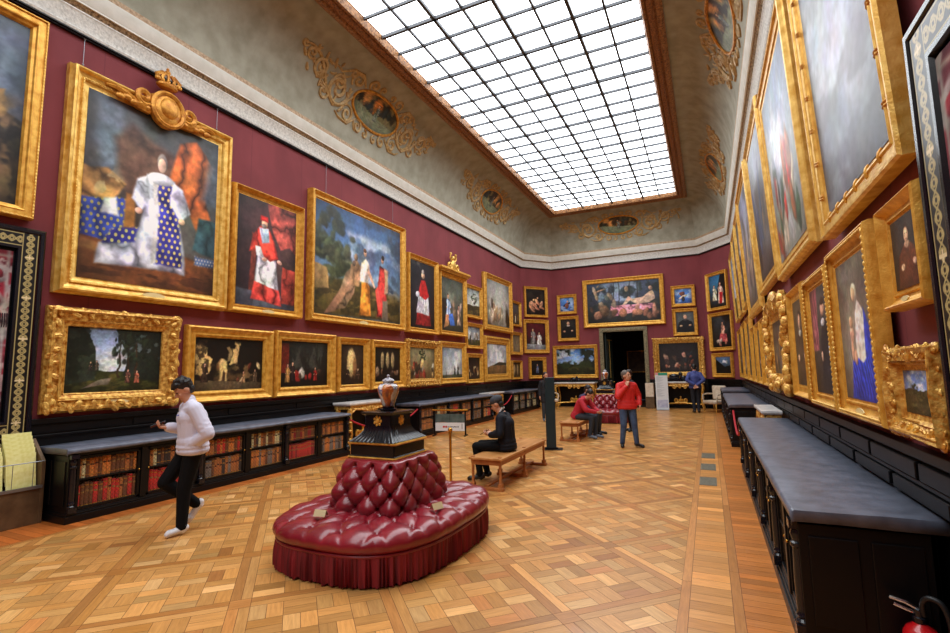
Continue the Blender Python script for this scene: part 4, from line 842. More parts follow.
# ----- right wall, lower row
picture('small portrait of a long haired woman in brown on dark ground, upper right', 'R', 3.27, 3.93, 2.07, 2.72, lambda p: c_port(p, (40, 36, 34), (58, 52, 48), (92, 50, 32), SK, (216, 170, 136), (48, 32, 22), .55, .72, hs=1.1), .12, 'plain', seed=90, res=100, gold='gold', plaque=True)
picture('small landscape in a thick rococo gilt frame, lowest at right by the black frame', 'R', 3.22, 4.02, 1.31, 1.85, lambda p: (c_land(p, (84, 110, 170), (150, 170, 206), .55, (44, 44, 26), (110, 96, 56)), p.tex((70, 62, 40), 6, .44, .6, .8, (0, 1, 0, .55)), p.tree(.3, .3, .4, .16)), .15, 'broad', seed=92, ornate=.5, res=90, gold='gold_ornate')
def k_mad(p):
    p.grad((110, 100, 90), (120, 104, 88)); p.tex((150, 140, 124), 3, .5, .7, .6); p.po([(.2, .0), (.95, -.02), (.9, .3), (.74, .4), (.5, .3), (.3, .28)], (50, 66, 176)); p.folds((.2, .95, 0, .4), 26, .4, .6); p.po([(.44, .3), (.5, .62), (.6, .7), (.72, .62), (.8, .34), (.6, .26)], (206, 196, 184)); p.po([(.7, .3), (.74, .64), (.86, .5), (.88, .3)], (50, 66, 170)); p.el(.52, .76, .09, .07, (226, 206, 186)); p.el(.5, .74, .06, .055, SK, soft=.2)
    p.el(.36, .46, .07, .07, (214, 166, 134)); p.el(.36, .55, .06, .045, (210, 160, 128)); p.el(.34, .34, .05, .08, (206, 156, 124)); p.el(.42, .3, .05, .06, (206, 156, 124))
picture('upright painting of a woman in blue holding a child, lower right row', 'R', 4.18, 5.45, 1.31, 2.75, k_mad, .16, 'plain', seed=94, bead=.2, res=150, gold='gold', plaque=True)
picture('full length portrait in black with a pale red curtain, left of the blue robed woman', 'R', 5.5, 6.74, 1.31, 2.7, lambda p: (p.grad((84, 80, 76), (60, 52, 46)), p.po([(0, .4), (.3, .4), (.4, 1.02), (0, 1.02)], (150, 84, 92)), p.folds((0, .36, .4, 1), 14, .4), p.po([(.36, .02), (.92, .02), (.86, .62), (.62, .72), (.44, .5)], (44, 42, 46)), p.el(.62, .78, .1, .07, (200, 150, 120)), p.el(.64, .85, .1, .04, (60, 44, 34)), p.el(.6, .66, .1, .04, (206, 206, 204)), p.el(.82, .4, .05, .08, (206, 200, 196)), p.el(.44, .34, .05, .05, (200, 160, 136))), .15, 'plain', seed=96, bead=.2, res=110, gold='gold')
picture('narrow portrait in brown, right of the rococo crested frame on the right wall', 'R', 6.84, 8.0, 1.33, 2.74, lambda p: c_port(p, (70, 60, 50), (92, 80, 66), (70, 54, 44), full=True), .17, 'scoop', seed=98, res=80, gold='gold')
picture('wide painting in a frothy rococo gilt frame with shell crest, right wall', 'R', 8.15, 10.5, 1.36, 2.74, lambda p: c_dark(p, (70, 64, 60), (120, 104, 84), 16, (.05, .95, .1, .8)), .26, 'broad', seed=100, ornate=.45, crest=crest_rococo, res=80, gold='gold_ornate')
for i, (a, b, zt, lab) in enumerate(((10.75, 12.1, 2.72, 'narrow gilt framed picture just beyond the rococo crested frame, lower right row'), (12.25, 13.4, 2.72, 'second narrow gilt framed picture beyond the rococo crested frame'), (13.55, 14.7, 2.72, 'third narrow gilt framed picture beyond the rococo crested frame'),
                                 (14.95, 16.5, 3.1, 'fourth narrow gilt framed picture beyond the rococo crested frame'), (16.7, 18.4, 3.1, 'fifth narrow gilt framed picture beyond the rococo crested frame'), (18.6, 20.9, 3.05, 'farthest gilt framed picture of the lower right row by the canted corner'))):
    picture(lab, 'R', a, b, 1.33, zt, (lambda p: c_port(p, (60, 52, 46), (84, 74, 62), (50, 44, 44), full=True)) if i % 2 else (lambda p: c_crowd(p, n=4)), .17, 'plain', seed=110 + i, res=50, gold='gold')

# ----- the two black framed textiles nearest the camera
def inlay_frame(w, h, fw, root, seed):
    """flat ebony rail with a running gilt scroll inlay between two fillets"""
    mb = MB(); rings = []
    for a, y in ((0, 0), (0, .07), (.02, .085), (.05, .085), (.06, .075)): rings.append([(-w / 2 + a, -y, a), (w / 2 - a, -y, a), (w / 2 - a, -y, h - a), (-w / 2 + a, -y, h - a)])
    mb.loft(rings, cap=False); mb.build('frame', M['black_gloss'], root, smooth=False)
    mb = MB(); rings = [[(-w / 2 + a, -y, a), (w / 2 - a, -y, a), (w / 2 - a, -y, h - a), (-w / 2 + a, -y, h - a)] for a, y in ((fw - .045, .075), (fw - .04, .082), (fw - .01, .082), (fw, .06), (fw, .0))]
    mb.loft(rings, cap=False); mb.build('inner_moulding', M['black_gloss'], root, smooth=False)
    b0, b1 = .075, fw - .045; cell = .005
    def band(x0, x1, z0, z1, along):
        nu = max(2, int((x1 - x0) / cell)); nv = max(2, int((z1 - z0) / cell)); u = np.linspace(x0, x1, nu + 1); v = np.linspace(z0, z1, nv + 1); U, V = np.meshgrid(u, v)
        s, t = (V, (U - (x0 + x1) / 2) / (b1 - b0) * 2) if along == 'z' else (U, (V - (z0 + z1) / 2) / (b1 - b0) * 2)
        per = .17; ph = s / per * 2 * PI
        wave = np.abs(t - .42 * np.sin(ph)); wave2 = np.abs(t + .42 * np.sin(ph)); m = (wave < .11) | (wave2 < .11)
        q = (np.mod(ph, PI) - PI / 2) / (PI / 2) * per / 4; rr = np.hypot(q, t * (b1 - b0) / 2); m |= (np.abs(rr - .018) < .006)
        q2 = (np.mod(ph + PI / 2, PI) - PI / 2) / (PI / 2) * per / 4; rr2 = np.hypot(q2, t * (b1 - b0) / 2); m |= (rr2 < .012) & (np.abs(t) < .3)
        q3 = (np.mod(s / .52 * 2 * PI, 2 * PI) - PI) / PI * .26; st = (np.abs(q3) < .03) & (np.abs(t) < .55) & (np.minimum(np.abs(q3), np.abs(t) * (b1 - b0) / 2) < .009)
        m |= (np.abs(np.abs(t) - .9) < .07)
        c = np.zeros(U.shape + (3,)); c[:] = [lin(14), lin(14), lin(15)]; c[m] = [lin(178), lin(160), lin(104)]; c[st] = [lin(226), lin(206), lin(160)]
        pos = np.zeros(U.shape + (3,)); pos[..., 0] = U; pos[..., 2] = V; pos[..., 1] = -.076
        return grid_mesh('inlay_band', nu, nv, pos, c, M['inlay'], root)
    band(-w / 2 + b0, -w / 2 + b1, b0, h - b0, 'z'); band(w / 2 - b1, w / 2 - b0, b0, h - b0, 'z'); band(-w / 2 + b1, w / 2 - b1, h - b1, h - b0, 'x'); band(-w / 2 + b1, w / 2 - b1, b0, b1, 'x')
def textile(label, wall, a, b, z0, z1, fw, seed):
    w = b - a; h = z1 - z0; c = (a + b) / 2
    loc, rz = ((XL + .012, c, z0), RZ_L) if wall == 'L' else ((XR - .07, c, z0), RZ_R)
    root = thing('framed_textile', label, 'framed textile', loc, rz, 'black framed embroidered textiles'); inlay_frame(w, h, fw, root, seed)
    mb = MB(); mb.box(-w / 2 + fw - .02, w / 2 - fw + .02, -.02, 0, fw - .02, h - fw + .02); mb.build('backing', M['black_matt'], root, smooth=False)
    iw, ih = w - 2 * fw - .07, h - 2 * fw - .08; nu, nv = int(iw / .012), int(ih / .012); p = Paint(nu, nv, iw / ih, seed)
    p.grad((176, 52, 66), (160, 44, 58)); p.tex((214, 196, 190), 9, .54, .6, .9); p.tex((110, 24, 40), 14, .56, .62, .8)
    for sy in (.12, .3, .5, .68, .86):
        for sx in (.1, .3, .5, .7, .9): p.el(sx, sy, .1, .06, (206, 196, 190), .8, rot=sx * 7, wob=.6); p.el(sx, sy, .05, .03, (170, 40, 54), .9, wob=.6)
    for y in (.03, .58, .62, .96): p.po([(0, y), (1, y), (1, y + .014), (0, y + .014)], (214, 190, 176), wob=0)
    for x in (.02, .96): p.po([(x, 0), (x + .02, 0), (x + .02, 1), (x, 1)], (206, 196, 186), wob=0)
    cols = p.done(); pos = np.zeros((nv + 1, nu + 1, 3)); pos[..., 0] = (p.U - .5) * iw; pos[..., 2] = fw + .04 + p.V * ih; pos[..., 1] = -.074 - .003 * np.sin(p.U * 40)
    grid_mesh('embroidery', nu, nv, pos, cols, M['textile'], root)
    mb = MB(); n = int(iw / .022)
    for i in range(n): x = -iw / 2 + iw * (i + .5) / n; mb.tube([(x, -.078, fw + .04 + ih * .62), (x + .002, -.082, fw + .04 + ih * .57), (x, -.078, fw + .04 + ih * .535)], [.006, .009, .005], 5)
    mb.build('tassel_fringe', mat('dark_tassel' + wall, rgb(46, 26, 30), .8), root)
textile('black framed red textile with gilt scroll border, left edge of the photo', 'L', 1.35, 3.33, .95, 3.67, .29, 120)
textile('black framed red textile with gilt scroll border, right edge of the photo', 'R', 1.2, 3.17, .95, 3.46, .28, 121)
# hanging wires of the two big left paintings
for i, (y, zt, lab) in enumerate(((3.62, 6.15, 'left hanging wire above the largest left painting'), (5.75, 6.15, 'right hanging wire above the largest left painting'), (8.6, 5.89, 'left hanging wire above the mythological painting'), (11.3, 5.89, 'right hanging wire above the mythological painting'))):
    mb = MB(); mb.tube([(0, 0, 0), (0, 0, 6.6 - zt)], .004, 5); mb.ball((0, 0, .06), .014, 6, 5); mb.ball((0, 0, 6.6 - zt), .016, 6, 5)
    o = mb.build('picture_wire', M['steel']); o.location = (XL + .035, y, zt); tag(o, lab, 'wire', 'picture hanging wires')
# ---------------------------------------------------------------- low bookcases
def column(x, y, z0, z1, r=.035):
    h = z1 - z0; mb = MB()
    mb.box(x - r * 1.3, x + r * 1.3, y - r * 1.3, y + r * 1.3, z0, z0 + .06); mb.box(x - r * 1.3, x + r * 1.3, y - r * 1.3, y + r * 1.3, z1 - .05, z1)
    mb.lathe([(r * 1.2, .06), (r * 1.25, .075), (r * .85, .09), (r * 1.15, .11), (r * .9, .13), (r * .95, .15), (r, h * .5), (r * .85, h - .17), (r * 1.2, h - .16), (r * 1.2, h - .14), (r * .8, h - .13), (r * 1.15, h - .09), (r * .9, h - .06)], (x, y, z0), 14)
    return mb
def bookcase(label, wall, y0, y1, dep, H, bays, books=True, group=None, cover=True):
    L = y1 - y0; rz = RZ_L if wall == 'L' else RZ_R; X = XL + .1 if wall == 'L' else XR - .09
    root = thing('low_bookcase', label, 'bookcase', (X, (y0 + y1) / 2, 0), rz, group)
    d = dep; l = L / 2
    mb = MB(); mb.box(-l, l, -d, 0, 0, .13); mb.box(-l - .02, l + .02, -d - .03, 0, 0, .09); mb.box(-l - .01, l + .01, -d - .015, 0, .09, .115); mb.box(-l, l, -.03, 0, .13, H - .08)
    for s in (-1, 1):
        x0, x1 = (-l, -l + .05) if s < 0 else (l - .05, l); mb.box(x0, x1, -d, 0, .13, H - .06)
        e = -l - .012 if s < 0 else l + .012
        for a, b in ((-d + .05, -d / 2 - .03), (-d / 2 + .03, -.06)): mb.box(min(e, s * l), max(e, s * l), a, b, .2, H - .16)
    mb.box(-l, l, -d, 0, H - .1, H - .05)
    mb.build('carcass', M['black'], root, bevel=.005, smooth=False)
    mb = MB(); mb.box(-l + .05, l - .05, -d + .08, -.03, .485, .505); mb.build('shelf', M['black'], root, smooth=False)
    # top: moulded board, leather cover with a scalloped hanging edge
    mb = MB(); mb.box(-l - .02, l + .02, -d - .022, .0, H - .06, H - .02); mb.box(-l - .01, l + .01, -d - .012, .0, H - .08, H - .06); mb.build('top', M['black'], root, bevel=.006, smooth=False)
    mb = MB(); nx = max(20, int(L / .06)); prof = [(.06, H - .008), (-d * .3, H - .004), (-d * .7, H - .006), (-d - .012, H - .012), (-d - .028, H - .022), (-d - .032, H - .06)]
    rng = random.Random(int(L * 100)); rings = []
    for i in range(nx + 1):
        x = (-l - .032) if i == 0 else (l + .032) if i == nx else (-l - .028) + (L + .056) * (i - 1) / (nx - 2); r = []
        for j, (yy, zz) in enumerate(prof):
            z = zz + .004 * math.sin(x * 3 + j) + (.002 * rng.random() if j < 4 else 0)
            if i in (0, nx): z = min(z, H - .012) - .05 - .014 * abs(math.sin(yy * 22))
            r.append((x, yy, z))
        rings.append(r)
    n = len(prof)
    vs = [p for r in rings for p in r]; fs = [(i * n + j, i * n + j + 1, (i + 1) * n + j + 1, (i + 1) * n + j) for i in range(nx) for j in range(n - 1)]
    mb.add(vs, fs); o = mb.build('leather_cover', M['leather_top'], root, angle=60); s_ = o.modifiers.new('Thick', 'SOLIDIFY'); s_.thickness = .006; s_.offset = 1
    # doors (two per pair) with wire lattice, pilasters between
    bw = (L - .1) / bays; spans = []
    for b in range(bays):
        x0 = -l + .05 + b * bw; x1 = x0 + bw
        dm = MB(); f = .035; za, zb = .135, H - .11; xa, xb = x0 + .045, x1 - .045; yf = -d + .005
        dm.box(xa, xa + f, yf, yf + .025, za, zb); dm.box(xb - f, xb, yf, yf + .025, za, zb); dm.box(xa, xb, yf, yf + .025, za, za + f); dm.box(xa, xb, yf, yf + .025, zb - f, zb); dm.box(xa, xb, yf + .01, yf + .02, .485, .505)
        dr = dm.build('door', M['black'], root, bevel=.003, smooth=False)
        wm = MB(); w_, h_ = xb - xa - 2 * f, zb - za - 2 * f; ox, oz = xa + f, za + f; st = .05 if books else .045; k = -h_
        while k < w_:
            for sg in (1, -1):
                t0, t1 = max(0, -k), min(h_, w_ - k)
                if t1 > t0:
                    pa, pb = (k + t0, t0), (k + t1, t1)
                    if sg < 0: pa, pb = (w_ - pa[0], pa[1]), (w_ - pb[0], pb[1])
                    wm.tube([(ox + pa[0], yf + .018, oz + pa[1]), (ox + pb[0], yf + .018, oz + pb[1])], .0016, 3)
            k += st
        wm.build('wire_mesh', M['mesh_wire'], dr)
        hm = MB(); hm.ball((xb - .018 if b % 2 == 0 else xa + .018, yf - .008, .5), .011, 8, 6); hm.build('knob', M['brass'], dr)
        spans.append((xa + .01, xb - .01))
    for b in range(bays + 1):
        if b % 2 == 0:
            x = -l + .05 + b * bw; x = min(max(x, -l + .045), l - .045)
            column(x, -d - .0, .12, H - .08).build('pilaster', M['black_gloss'], root)
        else:
            x = -l + .05 + b * bw; mb = MB(); mb.box(x - .04, x + .04, -d - .008, -d + .03, .13, H - .1); mb.build('stile', M['black'], root, bevel=.004, smooth=False)
    if not books:
        mb = MB(); mb.box(-l + .05, l - .05, -d + .06, -d + .07, .13, H - .1); mb.build('dark_interior_sheet', mat('dark_interior', rgb(46, 42, 38), .8), root, smooth=False)  # dark sheet added to stand in for the shaded, unseen interior
    return root, spans, X
GB = 'low black bookcases along the left wall'
BC = []
for lab, y0, y1, bays in (('long low black bookcase at lower left, nearest the camera behind the man in white', 3.44, 8.62, 6), ('middle low black bookcase of the left wall, behind the barrier sign', 11.5, 16.5, 6), ('farthest low black bookcase of the left wall, by the pale armchair', 18.5, 21.7, 4)):
    BC.append((y0, y1, bays) + bookcase(lab, 'L', y0, y1, .66, .89, bays, True, GB))
GR = 'low black bookcases along the right wall'
bookcase('large low black bookcase at lower right with leather cover, nearest the camera', 'R', 3.69, 9.7, .66, .875, 10, False, GR)
bookcase('second low black bookcase along the right wall, beyond the marble console', 'R', 12.3, 17.2, .72, .92, 6, False, GR)
bookcase('farthest low black bookcase of the right wall, beside the cream armchair', 'R', 17.9, 20.6, .72, .98, 4, False, GR)

# ---------------------------------------------------------------- books, every one its own thing
BCOL = {'tan': (150, 92, 48), 'brown': (92, 56, 34), 'red': (164, 40, 36), 'dark': (48, 40, 38), 'cream': (196, 170, 128), 'orange': (196, 108, 50), 'grey': (104, 96, 88), 'crimson': (120, 28, 32)}
BK = {}
for k, c in BCOL.items():
    mb = MB(); n = 7; W, Hh, Dp = .05, .25, .2      # spine on -y, rounded
    prof = [(-W / 2, Dp * .5)] + [(-W / 2 + W * i / n, -Dp * .42 - .018 * math.sin(PI * i / n)) for i in range(n + 1)] + [(W / 2, Dp * .5)]
    mb.prism(prof, 0, Hh)
    for z in (.035, .135, .225):
        mb.cur = 1 if z in (.035, .225) else 0
        mb.add([(-W / 2 * .96 + W * .96 * i / n, -Dp * .42 - .0215 * math.sin(PI * i / n) - .001, zz) for zz in (z - .004, z + .004) for i in range(n + 1)], [(i, i + 1, n + 2 + i, n + 1 + i) for i in range(n)])
    mb.cur = 2; mb.add([(-W / 2 * .8 + W * .8 * i / n, -Dp * .42 - .0205 * math.sin(PI * (.1 + .8 * i / n)) - .0015, zz) for zz in (.16, .178) for i in range(n + 1)], [(i, i + 1, n + 2 + i, n + 1 + i) for i in range(n)])
    me = mb.mesh('book', True, 30)
    c = [min(255, q * 1.4 + 10) for q in c]; bm_ = mat('book_' + k, rgb(*c), .55, 0, rgb(*[q * .74 for q in c]), 9, bump=.1)
    for x in (bm_, M['gold'], mat('book_label_' + k, rgb(*((60, 26, 24) if k in ('tan', 'cream', 'orange', 'grey') else (170, 130, 70))), .5)): me.materials.append(x)
    BK[k] = me
ORD = ['first', 'second', 'third', 'fourth', 'fifth', 'sixth', 'seventh', 'eighth', 'ninth', 'tenth', 'eleventh', 'twelfth', 'thirteenth', 'fourteenth']
CN = {'tan': 'tan', 'brown': 'dark brown', 'red': 'bright red', 'dark': 'near black', 'cream': 'cream', 'orange': 'orange tan', 'grey': 'grey', 'crimson': 'deep crimson'}
def shelf_books(bi, which, bay, per, palette, hgt, seed):
    y0, y1, bays, root, spans, X = BC[bi]; yc = (y0 + y1) / 2; xa, xb = spans[bay]; rng = random.Random(seed)
    ws = [rng.uniform(.8, 1.2) for _ in range(per)]; tot = sum(ws); x = xa + .012; avail = xb - xa - .024
    nm = ['nearest', 'middle', 'farthest'][bi]
    for i in range(per):
        w = avail * ws[i] / tot; k = rng.choice(palette); h = hgt * rng.uniform(.88, 1.0)
        o = D.objects.new('book', BK[k]); COL.objects.link(o)
        o.location = (X + .66 - .142, yc + x + w / 2, .131 if which == 'lower' else .506); o.rotation_euler[2] = RZ_L
        o.scale = (w * .95 / .05, 1, h / .25)
        tag(o, f'{CN[k]} book, {ORD[i]} from left, {which} shelf, {ORD[bay]} bay, {nm} left bookcase', 'book', f'books on the {which} shelf of the {nm} left bookcase')
        x += w
pal_low = [['tan', 'tan', 'brown', 'grey', 'red', 'red', 'red'], ['red'], ['tan', 'grey', 'brown', 'dark', 'tan'], ['tan', 'tan', 'orange', 'grey', 'brown'], ['red', 'red', 'crimson'], ['grey', 'dark', 'grey', 'orange']]
pal_up = [['orange', 'tan', 'brown', 'cream'], ['tan', 'dark', 'brown', 'cream'], ['red', 'tan', 'brown', 'orange'], ['brown', 'tan', 'cream', 'dark'], ['brown', 'tan', 'crimson'], ['brown', 'orange', 'crimson', 'tan']]
for b in range(6):
    shelf_books(0, 'lower', b, 14, pal_low[b], .32, 10 + b); shelf_books(0, 'upper', b, 14, pal_up[b], .245, 30 + b)
    shelf_books(1, 'lower', b, 9, [['orange', 'tan'], ['orange', 'tan', 'cream'], ['brown', 'dark'], ['tan', 'orange'], ['grey', 'brown'], ['red', 'orange', 'grey']][b], .32, 50 + b); shelf_books(1, 'upper', b, 9, [['tan', 'brown', 'grey'], ['tan', 'cream', 'brown'], ['brown', 'red'], ['brown', 'tan'], ['grey', 'tan'], ['tan', 'brown']][b], .245, 70 + b)
for b in range(4):
    shelf_books(2, 'lower', b, 3, ['cream', 'grey'], .33, 90 + b); shelf_books(2, 'upper', b, 3, ['cream', 'grey', 'tan'], .25, 95 + b)

# ---------------------------------------------------------------- tufted settee
def rr_outline(a, b, n, p=2.7):
    out = []
    for i in range(n):
        t = 2 * PI * i / n; c, s = math.cos(t), math.sin(t); out.append((a * math.copysign(abs(c) ** (2 / p), c), b * math.copysign(abs(s) ** (2 / p), s)))
    # resample evenly by arc length
    P = out + [out[0]]; L = [0]
    for i in range(n): L.append(L[-1] + math.hypot(P[i + 1][0] - P[i][0], P[i + 1][1] - P[i][1]))
    res = []; j = 0
    for i in range(n):
        t = L[-1] * i / n
        while L[j + 1] < t: j += 1
        f = (t - L[j]) / (L[j + 1] - L[j]); res.append((P[j][0] + (P[j + 1][0] - P[j][0]) * f, P[j][1] + (P[j + 1][1] - P[j][1]) * f))
    return res
def smooth_grid(mb, rows, closed=True):
    n = len(rows[0]); vs = [p for r in rows for p in r]
    mb.add(vs, [(i * n + k, i * n + (k + 1) % n, (i + 1) * n + (k + 1) % n, (i + 1) * n + k) for i in range(len(rows) - 1) for k in range(n if closed else n - 1)])
def settee(label, loc):
    root = thing('tufted_settee', label, 'settee', loc, 0, 'round buttoned settees down the middle of the room')
    A, B, N = .88, 1.14, 480; out = rr_outline(A, B, N, 2.9); K = 36      # K diamonds around
    def puff(s, t): return (abs(math.sin(PI * (s + t))) * abs(math.sin(PI * (s - t)))) ** .42
    prof = [(.42, .41)] + [(.42 + .5 * i / 22, .425 + .012 * math.sin(PI * i / 22)) for i in range(1, 23)] + [(.955, .415), (.985, .395), (1.004, .368), (1.012, .338), (1.008, .308), (.99, .28), (.965, .262)]
    rows = []
    for j, (q, z) in enumerate(prof):
        r = []
        for i in range(N):
            s = K * i / N / 1.0; t = (q - .42) / .56 * 2.5 if j < 23 else 2.5 * .92 + (j - 22) * .08
            w = 1.0 if j < 24 else max(0, 1 - (j - 23) / 5); pf = puff(s / 1.0 * .5 * 2 * .5, t * .5)
            bt = min(1.0, (abs(math.sin(PI * (s * .5 + t * .5))) ** 2 + abs(math.sin(PI * (s * .5 - t * .5))) ** 2) * 9); dz = (.05 * (pf - .75) - .055 * (1 - bt)) * w; e = .02 * (abs(math.sin(PI * s * .5)) ** .5 - .7) if j >= 24 else 0
            x, y = out[i]; qq = q + e * .6 * (1 - (j - 24) / 6 if j >= 24 else 0); r.append((x * qq, y * qq, z + dz))
        rows.append(r)
    mb = MB(); smooth_grid(mb, rows); mb.build('seat', M['crimson'], root, angle=80)
    mb = MB(); smooth_grid(mb, [[(x * q, y * q, z) for x, y in out] for q, z in ((.93, .268), (.985, .266), (.992, .254), (.985, .242), (.975, .238))]); mb.build('piping', M['crimson'], root, angle=80)
    # bullion fringe: a dense curtain of cords
    rng = random.Random(5); rows = []; ph = [rng.uniform(-1, 1) for _ in range(N)]
    for z, amp, q in ((.244, .004, .985), (.22, .009, .987), (.16, .016, .989), (.09, .02, .988), (.05, .022, .985), (.018, .024, .982)):
        rows.append([(x * (q + amp * (ph[i] * .8 + (.35 if i % 2 else -.35))), y * (q + amp * (ph[i] * .8 + (.35 if i % 2 else -.35))), z + (.012 * ph[i - 3] if z < .03 else 0)) for i, (x, y) in enumerate(out)])
    mb = MB(); smooth_grid(mb, rows); mb.build('fringe', M['fringe'], root, angle=20)
    mb = MB(); smooth_grid(mb, [[(x * q, y * q, z) for x, y in rr_outline(A, B, 96, 2.6)] for q, z in ((.3, .012), (.93, .012), (.93, .28), (.3, .28))]); mb.build('base', M['black_matt'], root)
    # backrest, buttoned sloping block
    N2 = 320; o0 = rr_outline(.44, .56, N2, 6); o1 = rr_outline(.345, .41, N2, 7); rows = []; m = 34; K2 = 26
    for j in range(m + 1):
        v = j / m; z = .37 + .497 * v; r = []
        for i in range(N2):
            s = K2 * i / N2; pf = puff(s * .5, v * 2.0 + .12); f = v ** 1.1
            bulge = 1 + .05 * math.sin(PI * v); x = (o0[i][0] * (1 - f) + o1[i][0] * f) * bulge; y = (o0[i][1] * (1 - f) + o1[i][1] * f) * bulge
            uu = v * 2.0 + .12; bt = min(1.0, (abs(math.sin(PI * (s * .5 + uu))) ** 2 + abs(math.sin(PI * (s * .5 - uu))) ** 2) * 7); k = 1 + (.14 * (pf - .75) - .2 * (1 - bt)) * (1 if .08 < v < .95 else .4); r.append((x * k, y * k, z))
        rows.append(r)
    for q, dz in ((.97, .012), (.9, .018), (.5, .016)): rows.append([(x * q, y * q, .867 + dz) for x, y in o1])
    mb = MB(); smooth_grid(mb, rows); mb.build('backrest', M['crimson'], root, angle=80)
    return root
st1 = settee('large crimson leather buttoned settee with fringe, foreground of the photo', (-3.10, 4.45, 0))
def canted(a, b, c): return [(-a, -b + c), (-a + c, -b), (a - c, -b), (a, -b + c), (a, b - c), (a - c, b), (-a + c, b), (-a, b - c)]
def pedestal(label, loc):
    root = thing('jardiniere_pedestal', label, 'pedestal', loc, 0, 'black and gilt pedestals on the settees')
    PA, PB, PC = .285, .30, .012
    def ring(a, b, c, z): return [(x, y, z) for x, y in canted(a, b, c)]
    mb = MB(); mb.loft([ring(PA, PB, PC, 0), ring(PA, PB, PC, .02), ring(PA - .01, PB - .01, PC, .03), ring(PA - .01, PB - .01, PC, .13), ring(PA, PB, PC, .14), ring(PA, PB, PC, .165)]); mb.build('plinth', M['black_gloss'], root, smooth=False)
    for z in (.008, .15):
        mb = MB(); mb.tube([(x, y, z) for x, y in canted(PA + .005, PB + .005, PC)], .012, 6, True); mb.build('gilt_band', M['gold'], root)
    # flared reeded neck
    mb = MB(); N = 256; base = canted(1, 1, .3)
    def per(a, b, c):
        P = canted(a, b, c); P = P + [P[0]]; L = [0]
        for i in range(8): L.append(L[-1] + math.hypot(P[i + 1][0] - P[i][0], P[i + 1][1] - P[i][1]))
        o = []; j = 0
        for i in range(N):
            t = L[-1] * i / N
            while L[j + 1] < t - 1e-9: j += 1
            f = (t - L[j]) / (L[j + 1] - L[j]); o.append((P[j][0] + (P[j + 1][0] - P[j][0]) * f, P[j][1] + (P[j + 1][1] - P[j][1]) * f))
        return o
    rows = []
    for j in range(11):
        v = j / 10; f = (1 - v) ** 2.0; a, b, c = .165 + .105 * f, .19 + .13 * f, .012
        rows.append([(x * (1 + (.022 if i % 6 < 3 else -.012)), y * (1 + (.022 if i % 6 < 3 else -.012)), .165 + .15 * v) for i, (x, y) in enumerate(per(a, b, c))])
    smooth_grid(mb, rows); mb.build('reeded_neck', M['black_gloss'], root, angle=30)
    mb = MB(); mb.loft([ring(.165, .19, .012, .31), ring(.165, .19, .012, .42), ring(.195, .22, .012, .43), ring(.2, .225, .012, .455), ring(.17, .195, .012, .46)]); mb.build('upper_block', M['black_gloss'], root, smooth=False)
    for (x, y, rz) in ((0, -.192, 0), (.168, 0, PI / 2), (-.168, 0, -PI / 2)):
        mb = MB(); mb.ball((0, 0, 0), (.026, .012, .03), 10, 6)
        for i in range(7): a = 2 * PI * i / 7; mb.ball((.04 * math.cos(a), .004, .042 * math.sin(a)), (.016, .008, .018), 7, 5)
        o = mb.build('rosette', M['gold'], root); o.location = (x, y, .365); o.rotation_euler[2] = rz
    return root
pd1 = pedestal('black and gilt reeded pedestal standing on the foreground settee', (-3.14, 4.45, .885))
def vase(label, loc):
    root = thing('lidded_vase', label, 'vase', loc, 0, 'painted lidded vases on the pedestals')
    mb = MB(); mb.lathe([(.085, 0), (.1, .006), (.1, .02), (.07, .028), (.075, .04)], n=24); mb.build('stand', M['black_gloss'], root)
    prof = [(.062, .035), (.07, .06), (.085, .11), (.11, .18), (.128, .235), (.131, .265), (.122, .295), (.1, .318), (.07, .328), (.062, .335), (.064, .355)]
    nu, nv = 72, 60; zs = np.interp(np.linspace(0, 1, nv + 1), np.linspace(0, 1, len(prof)), [p[1] for p in prof]); rs = np.interp(zs, [p[1] for p in prof], [p[0] for p in prof])
    p = Paint(nu, nv, 2, 77); p.grad((206, 204, 206), (196, 190, 190)); p.tex((70, 80, 130), 9, .56, .62, .8)
    for u in (.08, .33, .58, .83): p.po([(u - .07, .08), (u + .07, .08), (u + .09, .5), (u + .06, .72), (u - .06, .72), (u - .09, .5)], (176, 92, 40), wob=.05); p.tex((216, 176, 120), 12, .5, .6, .8, (u - .06, u + .06, .2, .66)); p.el(u, .36, .03, .1, (120, 44, 36), .8)
    p.po([(0, .0), (1, .0), (1, .08), (0, .08)], (120, 60, 44), wob=0); cols = p.done(); cols[:, -1] = cols[:, 0]
    a = np.linspace(0, 2 * PI, nu + 1); pos = np.zeros((nv + 1, nu + 1, 3)); pos[..., 0] = rs[:, None] * np.cos(a); pos[..., 1] = rs[:, None] * np.sin(a); pos[..., 2] = zs[:, None]
    grid_mesh('body', nu, nv, pos, cols, M['vase'], root)
    mb = MB(); mb.lathe([(.07, .352), (.078, .36), (.07, .375), (.045, .39), (.018, .4), (.012, .41), (.02, .42), (.018, .432), (.004, .44)], n=22); mb.build('lid', mat('porcelain_lid', rgb(196, 196, 202), .15, 0, rgb(120, 110, 120), 30), root)
    return root
vs1 = vase('painted porcelain lidded vase on the foreground pedestal', (-3.14, 4.45, 1.347)); vs1.scale = (.9, .9, .86)
for src, lab, loc in ((st1, 'second crimson buttoned settee, far off behind the man in the red jacket', (-3.2, 17.3, 0)), (pd1, 'black and gilt pedestal on the distant settee', (-3.24, 17.3, .885)), (vs1, 'pale lidded vase on the distant pedestal, left of the doorway', (-3.24, 17.3, 1.347))):
    c = copy_tree(src); c.location = loc; c['label'] = lab
